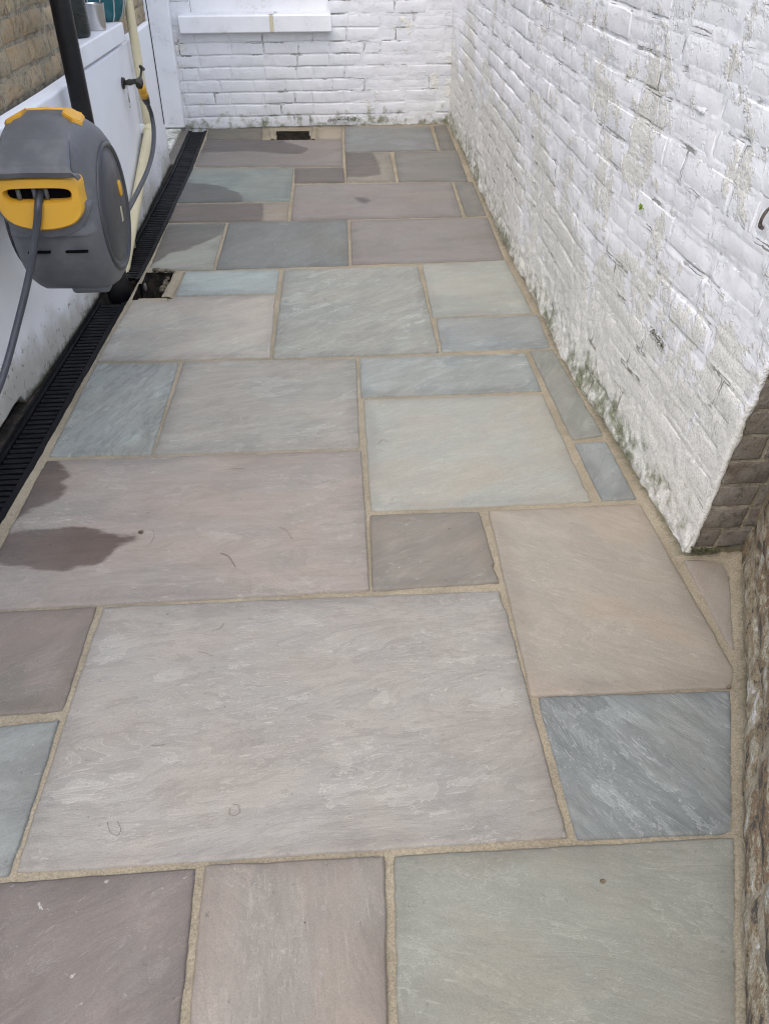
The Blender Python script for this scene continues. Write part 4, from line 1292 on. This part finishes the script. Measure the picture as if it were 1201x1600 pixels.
# local axes: x to the right (away from the house wall), -y to the front, z up
PROF = [(-0.115, 0.207), (-0.03, 0.222), (0.06, 0.205), (0.13, 0.165), (0.178, 0.10), (0.198, 0.02), (0.198, -0.07), (0.178, -0.150), (0.118, -0.212),
        (0.03, -0.238), (-0.06, -0.230), (-0.125, -0.185), (-0.168, -0.115), (-0.188, -0.045), (-0.196, -0.030), (-0.190, 0.0), (-0.182, 0.06), (-0.178, 0.125), (-0.170, 0.150), (-0.15, 0.180)]
def smooth_loop(pts, n):
    P = [Vector((p[0], p[1], 0)) for p in pts]; out = []
    m_ = len(P)
    for i in range(m_):
        p0, p1, p2, p3 = P[i - 1], P[i], P[(i + 1) % m_], P[(i + 2) % m_]
        for k in range(n):
            t = k / n
            out.append(0.5 * ((2 * p1) + (-p0 + p2) * t + (2 * p0 - 5 * p1 + 4 * p2 - p3) * t * t + (-p0 + 3 * p1 - 3 * p2 + p3) * t ** 3))
    return out
LOOP = smooth_loop(PROF, 4)
DC = (0.035, -0.028)          # centre of the side plate in (y, z)
def circ_for(p, r):
    a = math.atan2(p.y - DC[1], p.x - DC[0]); return Vector((DC[0] + r * math.cos(a), DC[1] + r * math.sin(a), 0))
def loft(sections, name, material, parent, cap=True):
    verts, faces = [], []
    n = len(sections[0][1])
    for x, lp in sections:
        for p in lp: verts.append((x, p.x, p.y))
    for j in range(len(sections) - 1):
        for k in range(n):
            k2 = (k + 1) % n
            faces.append((j * n + k, j * n + k2, (j + 1) * n + k2, (j + 1) * n + k))
    if cap:
        faces.append(tuple(range(n))); faces.append(tuple((len(sections) - 1) * n + k for k in range(n)))
    me = pymesh(name, verts, faces, True)
    bm = bmesh.new(); bm.from_mesh(me); bmesh.ops.recalc_face_normals(bm, faces=bm.faces); bm.to_mesh(me); bm.free()
    o = obj(name, me, material, parent)
    return o
def scaled(k, kc=None):
    return [Vector((DC[0] + (p.x - DC[0]) * k, DC[1] + (p.y - DC[1]) * k, 0)) for p in LOOP]
def blend(k, r, t):
    return [a.lerp(circ_for(a, r), t) for a in scaled(k)]
WB = 0.098
secs = [(-WB - 0.022, blend(1.0, 0.172, 0.9)), (-WB - 0.012, blend(1.0, 0.198, 0.6)), (-WB, blend(0.985, 0.205, 0.18)), (-WB + 0.012, scaled(1.0)), (0.0, scaled(1.008)), (WB - 0.012, scaled(1.0)), (WB, blend(0.985, 0.205, 0.18)), (WB + 0.012, blend(1.0, 0.198, 0.6)), (WB + 0.024, blend(1.0, 0.184, 0.9)), (WB + 0.026, [circ_for(p, 0.176) for p in LOOP])]
body = loft(secs, 'reel_body', MT['grey'], hr)
es = body.modifiers.new('edge', 'EDGE_SPLIT'); es.split_angle = R(42)
# round side plate: rim, groove, disc
def side_plate(sgn):
    o = lathe('side_plate', [(0.176, 0.0), (0.174, 0.007), (0.167, 0.010), (0.160, 0.004), (0.158, -0.004), (0.153, -0.004), (0.149, 0.004), (0.135, 0.006), (0.132, 0.009), (0.06, 0.013), (0.004, 0.014)], MT['grey2'], hr, 48,
              ((WB + 0.024), DC[0], DC[1]), 'X')
    return o
plate_o = side_plate(1)
lathe('wall_side_plate', [(0.164, 0.0), (0.16, 0.006), (0.15, 0.010), (0.10, 0.014), (0.004, 0.016)], MT['grey2'], hr, 40, (-(WB + 0.037), DC[0], DC[1]), 'X')
# oval badge and label on the side plate
XS = WB + 0.024 + 0.012
def oval(name, cyz, ry, rz, th, material, parent, rot=0.0):
    n = 28; verts, faces = [], []
    for (s, x) in ((1.0, 0.0), (1.0, th * 0.6), (0.8, th)):
        for k in range(n):
            a = 2 * math.pi * k / n
            yy, zz = ry * s * math.cos(a), rz * s * math.sin(a)
            verts.append((XS + x, cyz[0] + yy * math.cos(rot) - zz * math.sin(rot), cyz[1] + yy * math.sin(rot) + zz * math.cos(rot)))
    for j in range(2):
        for k in range(n):
            k2 = (k + 1) % n
            faces.append((j * n + k, j * n + k2, (j + 1) * n + k2, (j + 1) * n + k))
    faces.append(tuple(2 * n + k for k in range(n)))
    return obj(name, pymesh(name, verts, faces, False), material, parent)
oval('badge', (0.098, 0.008), 0.014, 0.023, 0.006, MT['yellow'], plate_o)
bm = box_bm((XS - 0.004, 0.056, -0.078), (XS + 0.003, 0.072, -0.034), 0.002, 1)
lab = obj('label_plate', bm_mesh(bm, 'label_plate'), MT['sticker'], plate_o)
# hood plate above the mouth
def front_plate(name, outline, thick, material, parent, hole=None, seg=6, yoff=0.0, lean=0.0, bulge=0.0):
    """flat panel on the front of the reel; outline in (x, z), facing -y"""
    def rnd(o):
        return smooth_loop(o, seg)
    O_ = rnd(outline)
    verts, faces = [], []
    def yz(p, d): return (p.x, -(0.0 + yoff) - d - lean * p.y + bulge * (p.x / 0.1) ** 2, p.y)
    n = len(O_)
    cx_ = sum(p.x for p in O_) / n; cz_ = sum(p.y for p in O_) / n
    ins = [Vector((cx_ + (p.x - cx_) * 0.965, cz_ + (p.y - cz_) * 0.94, 0)) for p in O_]
    rings = [[yz(p, -0.045) for p in O_], [yz(p, thick * 0.6) for p in O_], [yz(p, thick) for p in ins]]
    if hole:
        H_ = rnd(hole)
        # resample the hole to the same count by angle
        hc = Vector((sum(p.x for p in H_) / len(H_), sum(p.y for p in H_) / len(H_), 0))
        def ray_hit(ang):
            d = Vector((math.cos(ang), math.sin(ang), 0)); best = 0
            for i in range(len(H_)):
                a, b = H_[i] - hc, H_[(i + 1) % len(H_)] - hc
                den = d.x * (b.y - a.y) - d.y * (b.x - a.x)
                if abs(den) < 1e-12: continue
                t = (a.x * (b.y - a.y) - a.y * (b.x - a.x)) / den
                s = (a.x * d.y - a.y * d.x) / den
                if t > 0 and -1e-6 <= s <= 1 + 1e-6: best = max(best, t)
            return hc + d * best
        hr_ = [ray_hit(math.atan2(p.y - hc.y, p.x - hc.x)) for p in O_]
        lip = [Vector((hc.x + (p.x - hc.x) * 1.06, hc.y + (p.y - hc.y) * 1.18, 0)) for p in hr_]
        rings += [[yz(p, thick) for p in lip], [yz(p, thick * 0.4) for p in hr_], [yz(p, -0.045) for p in hr_]]
    for r_ in rings: verts += r_
    for j in range(len(rings) - 1):
        for k in range(n):
            k2 = (k + 1) % n
            faces.append((j * n + k, j * n + k2, (j + 1) * n + k2, (j + 1) * n + k))
    if not hole: faces.append(tuple((len(rings) - 1) * n + k for k in range(n)))
    me = pymesh(name, verts, faces, True)
    bm = bmesh.new(); bm.from_mesh(me); bmesh.ops.recalc_face_normals(bm, faces=bm.faces); bm.to_mesh(me); bm.free()
    o = obj(name, me, material, parent)
    md = o.modifiers.new('edge', 'EDGE_SPLIT'); md.split_angle = R(40)
    return o
mouth = front_plate('hose_outlet', [(-0.103, 0.115), (-0.06, 0.123), (0, 0.125), (0.06, 0.123), (0.103, 0.115), (0.106, 0.075), (0.103, 0.035), (0.07, 0.004), (0, -0.008), (-0.07, 0.004), (-0.103, 0.035), (-0.106, 0.075)],
                    0.014, MT['yellow'], hr, hole=[(-0.076, 0.093), (-0.04, 0.097), (0.04, 0.097), (0.076, 0.093), (0.082, 0.080), (0.072, 0.068), (0.03, 0.066), (-0.03, 0.066), (-0.072, 0.068), (-0.082, 0.080)], yoff=0.214, bulge=0.004)
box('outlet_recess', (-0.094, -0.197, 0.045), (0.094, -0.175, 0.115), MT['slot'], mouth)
for xx in (-0.052, -0.012, 0.018):
    tube('guide_roller', [(xx, -0.206, 0.062), (xx, -0.206, 0.100)], 0.006, MT['grey'], mouth, 10)
# hood: bevelled panel over the mouth rising to the top
def hood():
    rows = [(-0.236, 0.128, 0.113), (-0.244, 0.142, 0.110), (-0.236, 0.156, 0.100), (-0.15, 0.200, 0.086), (-0.03, 0.233, 0.074), (0.02, 0.236, 0.066), (0.05, 0.222, 0.06)]
    verts, faces = [], []
    sx = [-1.0, -0.93, -0.6, 0.0, 0.6, 0.93, 1.0]
    for (yy, zz, hwid) in rows:
        for s in sx:
            drop = 0.010 if abs(s) == 1.0 else 0.002 * abs(s)
            verts.append((s * hwid, yy, zz - drop))
    m_ = len(sx)
    for j in range(len(rows) - 1):
        for k in range(m_ - 1):
            a = j * m_ + k
            faces.append((a, a + 1, a + 1 + m_, a + m_))
    me = pymesh('hood', verts, faces, False)
    o = obj('hood', me, MT['grey'], hr)
    sm = o.modifiers.new('solid', 'SOLIDIFY'); sm.thickness = 0.014; sm.offset = -1
    bv = o.modifiers.new('bevel', 'BEVEL'); bv.width = 0.0018; bv.segments = 2; bv.limit_method = 'ANGLE'; bv.angle_limit = R(30)
    return o
hood()
# yellow corner caps and the thin yellow edge over the top
def cap(s):
    out = [(s * 0.052, -0.035, 0.2335), (s * 0.085, -0.065, 0.224), (s * 0.100, -0.04, 0.212), (s * 0.094, 0.03, 0.214), (s * 0.060, 0.045, 0.228), (s * 0.050, 0.012, 0.2385)]
    verts = [Vector(p) + Vector((0, 0, 0.006)) for p in out] + [Vector(p) - Vector((0, 0, 0.03)) for p in out]
    n = 6
    faces = [tuple(range(n)), tuple(reversed(range(n, 2 * n)))] + [(i, (i + 1) % n, n + (i + 1) % n, n + i) for i in range(n)]
    me = pymesh('corner_cap', verts, faces)
    bm = bmesh.new(); bm.from_mesh(me); bmesh.ops.recalc_face_normals(bm, faces=bm.faces); bmesh.ops.bevel(bm, geom=bm.edges[:], offset=0.003, segments=2, affect='EDGES'); bm.to_mesh(me); bm.free()
    return obj('corner_cap', me, MT['yellow'], hr)
cap(1); cap(-1)
tube('top_edge_trim', [(-0.085, 0.030, 0.219), (-0.05, 0.030, 0.231), (0, 0.030, 0.234), (0.05, 0.030, 0.231), (0.085, 0.030, 0.219)], 0.0065, MT['yellow'], hr, 10)
chin = front_plate('chin_guard', [(-0.112, 0.05), (-0.108, 0.018), (-0.072, -0.018), (0, -0.032), (0.072, -0.018), (0.108, 0.018), (0.112, 0.05), (0.06, 0.06), (-0.06, 0.06)], 0.004, MT['grey'], hr, yoff=0.203, bulge=0.006)
# vents and bottom lug, wall bracket
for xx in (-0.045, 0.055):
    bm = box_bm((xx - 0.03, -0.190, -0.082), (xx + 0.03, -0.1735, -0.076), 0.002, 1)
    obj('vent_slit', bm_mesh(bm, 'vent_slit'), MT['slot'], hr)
box('bottom_lug', (-0.02, -0.07, -0.246), (0.09, 0.09, -0.20), MT['grey'], hr, 0.012, 3)
box('bracket_foot', (0.045, 0.02, -0.262), (0.075, 0.05, -0.23), MT['black'], hr, 0.006)
box('bracket_arm', (-0.205, 0.15, -0.02), (-0.10, 0.18, 0.02), MT['black'], hr, 0.004)
box('wall_bracket', (-0.225, 0.13, -0.10), (-0.200, 0.20, 0.10), MT['black'], hr, 0.005)

# ---- hose pulled out of the reel
Rz = Matrix.Rotation(hr_yaw, 4, 'Z')
m0 = hr_c + Rz @ Vector((0.003, -0.195, 0.088)); m1 = hr_c + Rz @ Vector((0.000, -0.238, 0.060))
def at_wall(px, py, off): return cpx(px, py, off)
hpts = [m0, m1, onx(58, 352, -0.755), onx(47, 425, -0.80), onx(28, 505, -0.85), onx(6, 585, -0.89), onx(-28, 680, -0.925), Vector((-0.95, 1.55, 0.012)), Vector((-0.93, 1.25, 0.010)), Vector((-0.86, 0.9, 0.010))]
ho = tube('garden_hose', catmull(hpts, 10), 0.0098, MT['hose'], None, 14)
tag(ho, 'dark grey hose hanging from the yellow outlet of the reel', 'hose')

# ---- things on the window sill
SZ = 0.8465
def sill_pt(px, py): return onz(px, py, SZ)
q = sill_pt(120, 58)
jar = lathe('storage_jar', [(0.050, 0.0), (0.058, 0.006), (0.060, 0.02), (0.060, 0.19), (0.054, 0.215), (0.030, 0.235), (0.028, 0.27), (0.012, 0.275)], MT['darkgreen'], None, 32, (0, 0, 0))
jar.location = q
tag(jar, 'tall dark green jar on the window sill next to the black pipe', 'jar')
q = sill_pt(153.5, 47)
cup = empty('metal_tumbler', q)
tag(cup, 'brushed metal tumbler on the window sill between dark jar and teal lantern', 'tumbler')
lathe('cup_wall', [(0.034, 0.0), (0.036, 0.002), (0.043, 0.098), (0.0445, 0.100), (0.0425, 0.099), (0.040, 0.088)], MT['alu'], cup, 32)
lathe('cup_fill', [(0.004, 0.0), (0.0415, 0.0)], MT['timber'], cup, 32, (0, 0, 0.0905))
q = sill_pt(172, 34) + Vector((-0.02, 0.04, 0))
ln_ = empty('teal_lantern', q)
tag(ln_, 'round teal lantern with pale ribs at the far end of the sill', 'lantern')
LP = [(0.055, 0.0), (0.062, 0.004), (0.082, 0.03), (0.096, 0.075), (0.100, 0.12), (0.094, 0.17), (0.075, 0.21), (0.05, 0.23), (0.03, 0.235)]
lathe('lantern_body', LP, MT['teal'], ln_, 36)
for k in range(10):
    a = 2 * math.pi * k / 10 + 0.35
    tube('rib', [((r + 0.001) * math.cos(a), (r + 0.001) * math.sin(a), z) for r, z in LP], 0.0035, MT['alu'], ln_, 6)
lathe('lantern_cap', [(0.035, 0.233), (0.036, 0.25), (0.01, 0.26)], MT['alu'], ln_, 20)

# ---- weeds, moss, flakes and bits
def leaf(parent, base, direction, size, material):
    d = Vector(direction).normalized(); s = d.orthogonal().normalized(); up = d.cross(s)
    prof = [(0, 0.0), (0.25, 0.30), (0.55, 0.42), (0.85, 0.25), (1.0, 0.02)]
    verts, faces = [], []
    for t, w in prof:
        for k in (-1, 0, 1):
            verts.append(Vector(base) + d * (t * size) + s * (k * w * size) + up * (0.12 * size * abs(k) * w * 2 - 0.25 * size * t * t))
    for i in range(len(prof) - 1):
        for k in range(2):
            a = i * 3 + k
            faces.append((a, a + 1, a + 4, a + 3))
    return obj('leaf', pymesh('leaf', verts, faces, True), material, parent)
wp = onx(1005, 325, 0.846)
weed = empty('wall_weed')
tag(weed, 'tiny bright green weed sprouting from the white right wall', 'plant')
rr = random.Random(3)
tube('stem', [wp + Vector((0.012, 0, -0.01)), wp + Vector((-0.004, 0, 0.0)), wp + Vector((-0.012, 0.0, 0.008))], 0.0012, MT['leaf'], weed, 6)
for k in range(7):
    a = k * 0.9
    leaf(weed, wp + Vector((-0.006, 0, 0.002)), (-0.7, math.cos(a), 0.3 + math.sin(a)), rr.uniform(0.009, 0.015), MT['leaf'])
def moss_patch(parent_label, pts, rad, n, seed, normal, label, rmin=0.0010, rmax=0.0030):
    root = empty('moss_patch'); tag(root, label, 'moss')
    rr = random.Random(seed); bm = bmesh.new()
    for k in range(n):
        c = Vector(pts[0]).lerp(Vector(pts[1]), rr.random()) + Vector((rr.gauss(0, rad * 0.2), rr.gauss(0, rad * 0.5), rr.gauss(0, rad * 0.5)))
        b2 = bmesh.new(); bmesh.ops.create_icosphere(b2, subdivisions=1, radius=rr.uniform(rmin, rmax))
        for v in b2.verts: v.co = v.co * rr.uniform(0.7, 1.3) + c
        me = bpy.data.meshes.new('t'); b2.to_mesh(me); b2.free(); bm.from_mesh(me); bpy.data.meshes.remove(me)
    obj('moss_tuft', bm_mesh(bm, 'moss_tuft', True), MT['moss'], root)
def rwx(px, py):
    p = onx(px, py, 0.85); return p
a, b = rwx(1016, 514), rwx(1036, 543)
moss_patch(None, (a, b), 0.013, 200, 5, RN, 'small moss clump in a crack low on the white right wall', 0.0006, 0.0017)
a, b = ony(512, 188, 6.272), ony(560, 184, 6.268)
moss_patch(None, (a, b), 0.016, 260, 6, BN, 'green moss strip at the foot of the far wall above the hole')
a, b = rwx(1083, 862), ony(1130, 862, 1.49)
moss_patch(None, (ony(1080, 860, 1.495), ony(1125, 860, 1.487)), 0.006, 130, 7, EN, 'dark moss strip at the foot of the bare brick wall end')

# curls of paint about to fall from the right wall
def flake(px, py, sx, sz, curl, label, seed):
    c = rwx(px, py)
    u = c.y - 1.515
    d = float(r_relief(np.array([u]), np.array([c.z]), np.array([[0.86, c.y, c.z]]))[0])
    n = 7; verts, faces = [], []
    rr = random.Random(seed)
    for i in range(n):
        for j in range(n):
            s, t = i / (n - 1) - 0.5, j / (n - 1) - 0.5
            jag = 1 + 0.22 * math.sin(3.1 * s * 6 + seed) * abs(t) * 2
            yy = s * sx * jag + rr.uniform(-0.0008, 0.0008); zz = t * sz * (1 + 0.2 * math.sin(s * 11 + seed))
            out = 0.002 + curl * (0.5 - t) ** 2
            verts.append((0.86 - d - out, c.y + yy, c.z + zz))
    for i in range(n - 1):
        for j in range(n - 1):
            a = i * n + j
            faces.append((a, a + 1, a + n + 1, a + n))
    me = pymesh('paint_flake', verts, faces, True, {'jd': np.full(len(verts), 0.03)})
    o = obj('paint_flake', me, MT['paint_right'])
    sm = o.modifiers.new('solid', 'SOLIDIFY'); sm.thickness = 0.0012
    tag(o, label, 'paint flake', 'loose paint flakes on the right wall')
    return o
flake(1092, 163, 0.052, 0.032, 0.007, 'large curled paint flake high on the right wall', 1)
flake(1078, 405, 0.034, 0.020, 0.006, 'curled paint flake on the right wall below the green weed', 2)

hk = onx(1186, 352, 0.850)
crack_pts = [hk + Vector((0.008, 0.002, -0.006)), hk + Vector((0.000, -0.002, 0.000)), hk + Vector((-0.003, -0.006, 0.010)), hk + Vector((-0.003, -0.012, 0.026)), hk + Vector((0.001, -0.022, 0.044)), hk + Vector((0.004, -0.040, 0.052))]
hko = tube('paint_crack', catmull(crack_pts, 5), [0.0042] * 8 + [0.0034] * 10 + [0.0022] * 8, MT['crack_edge'], None, 7)  # brown tube stands in for a crack where paint has peeled
tag(hko, 'thin brown crack with peeled paint in the white right wall', 'root')

# dried tendrils and crumbs lying on the slabs
TEND = [([(168, 1284), (172, 1300), (183, 1305), (189, 1297), (184, 1283)], 'U shaped dry tendril on the big mauve slab'),
        ([(360, 1262), (358, 1271), (366, 1274), (374, 1269), (372, 1258), (364, 1257)], 'ring shaped dry tendril on the big mauve slab'),
        ([(437, 824), (447, 828), (456, 841)], 'short hooked tendril at the right of the wet pinkish slab'),
        ([(345, 864), (358, 870), (368, 886)], 'curved tendril in the middle of the wet pinkish slab'),
        ([(332, 985), (343, 982), (350, 974)], 'short curved tendril near the top edge of the big mauve slab'),
        ([(310, 1018), (320, 1020), (332, 1025)], 'reddish thin tendril on the upper left of the big mauve slab'),
        ([(234, 850), (241, 838), (239, 828)], 'dark tendril at the tip of the wet patch'),
        ([(590, 693), (598, 687), (607, 690)], 'faint curl of tendril on the pale square slab'),
        ([(352, 733), (368, 732), (383, 732)], 'straight stalk near the top of the wet pinkish slab'),
        ([(235, 1164), (246, 1165), (257, 1163)], 'tiny straight stalk on the left half of the big mauve slab')]
for k, (pts, lb) in enumerate(TEND):
    P3 = [onz(*p, 0.0035) for p in pts]
    t_o = tube('dry_tendril', catmull(P3, 5), 0.00042 if k != 3 else 0.0008, MT['twig'], None, 6)
    tag(t_o, lb, 'tendril', 'dry tendrils on the paving')
crumbs = [((941, 1377), 0.004, 'dark crumb with white dust on the grey green front slab'), ((220, 831), 0.006, 'dark crumb beside the wet patch tip'), ((1138, 1073), 0.004, 'crumb at the chipped corner of the beige slab')]
for k, (p, r_, lb) in enumerate(crumbs):
    o = blob('crumb', onz(*p, 0.003), r_, MT['rubble'], None, k + 5, (1.3, 1, 0.6), 2, 0.5)
    tag(o, lb, 'crumb', 'crumbs on the paving')

# loose sand and grit left over from the pointing
def grit():
    rg_ = np.random.RandomState(77)
    verts, faces = [], []
    polys = [np.array(p) for p in SLAB_POLYS.values()]
    n = 0
    while n < 520:
        pl = polys[rg_.randint(len(polys))]
        k = rg_.randint(len(pl)); a, b = pl[k], pl[(k + 1) % len(pl)]
        t = rg_.rand(); q_ = a + (b - a) * t + rg_.normal(0, 0.035 if rg_.rand() < 0.7 else 0.15, 2)
        if max(poly_sdf(q_[None], p)[0] for p in polys) < 0.006: continue
        r_ = 0.0004 + 0.0013 * rg_.rand() ** 3
        z_ = 0.0016
        f0 = len(verts)
        for d_ in ((1, 0, 0), (0, 1, 0), (-1, 0, 0), (0, -1, 0), (0, 0, 1), (0, 0, -1.5)):
            verts.append((q_[0] + d_[0] * r_ * rg_.uniform(.6, 1.3), q_[1] + d_[1] * r_ * rg_.uniform(.6, 1.3), z_ + d_[2] * r_ * 0.8))
        for i_ in range(4):
            faces.append((f0 + i_, f0 + (i_ + 1) % 4, f0 + 4)); faces.append((f0 + (i_ + 1) % 4, f0 + i_, f0 + 5))
        n += 1
    return pymesh('loose_grit', verts, faces)
tag(obj('loose_grit', grit(), MT['rubble']), 'fine sandy grit scattered over the paving near the joints', 'grit', kind='stuff')
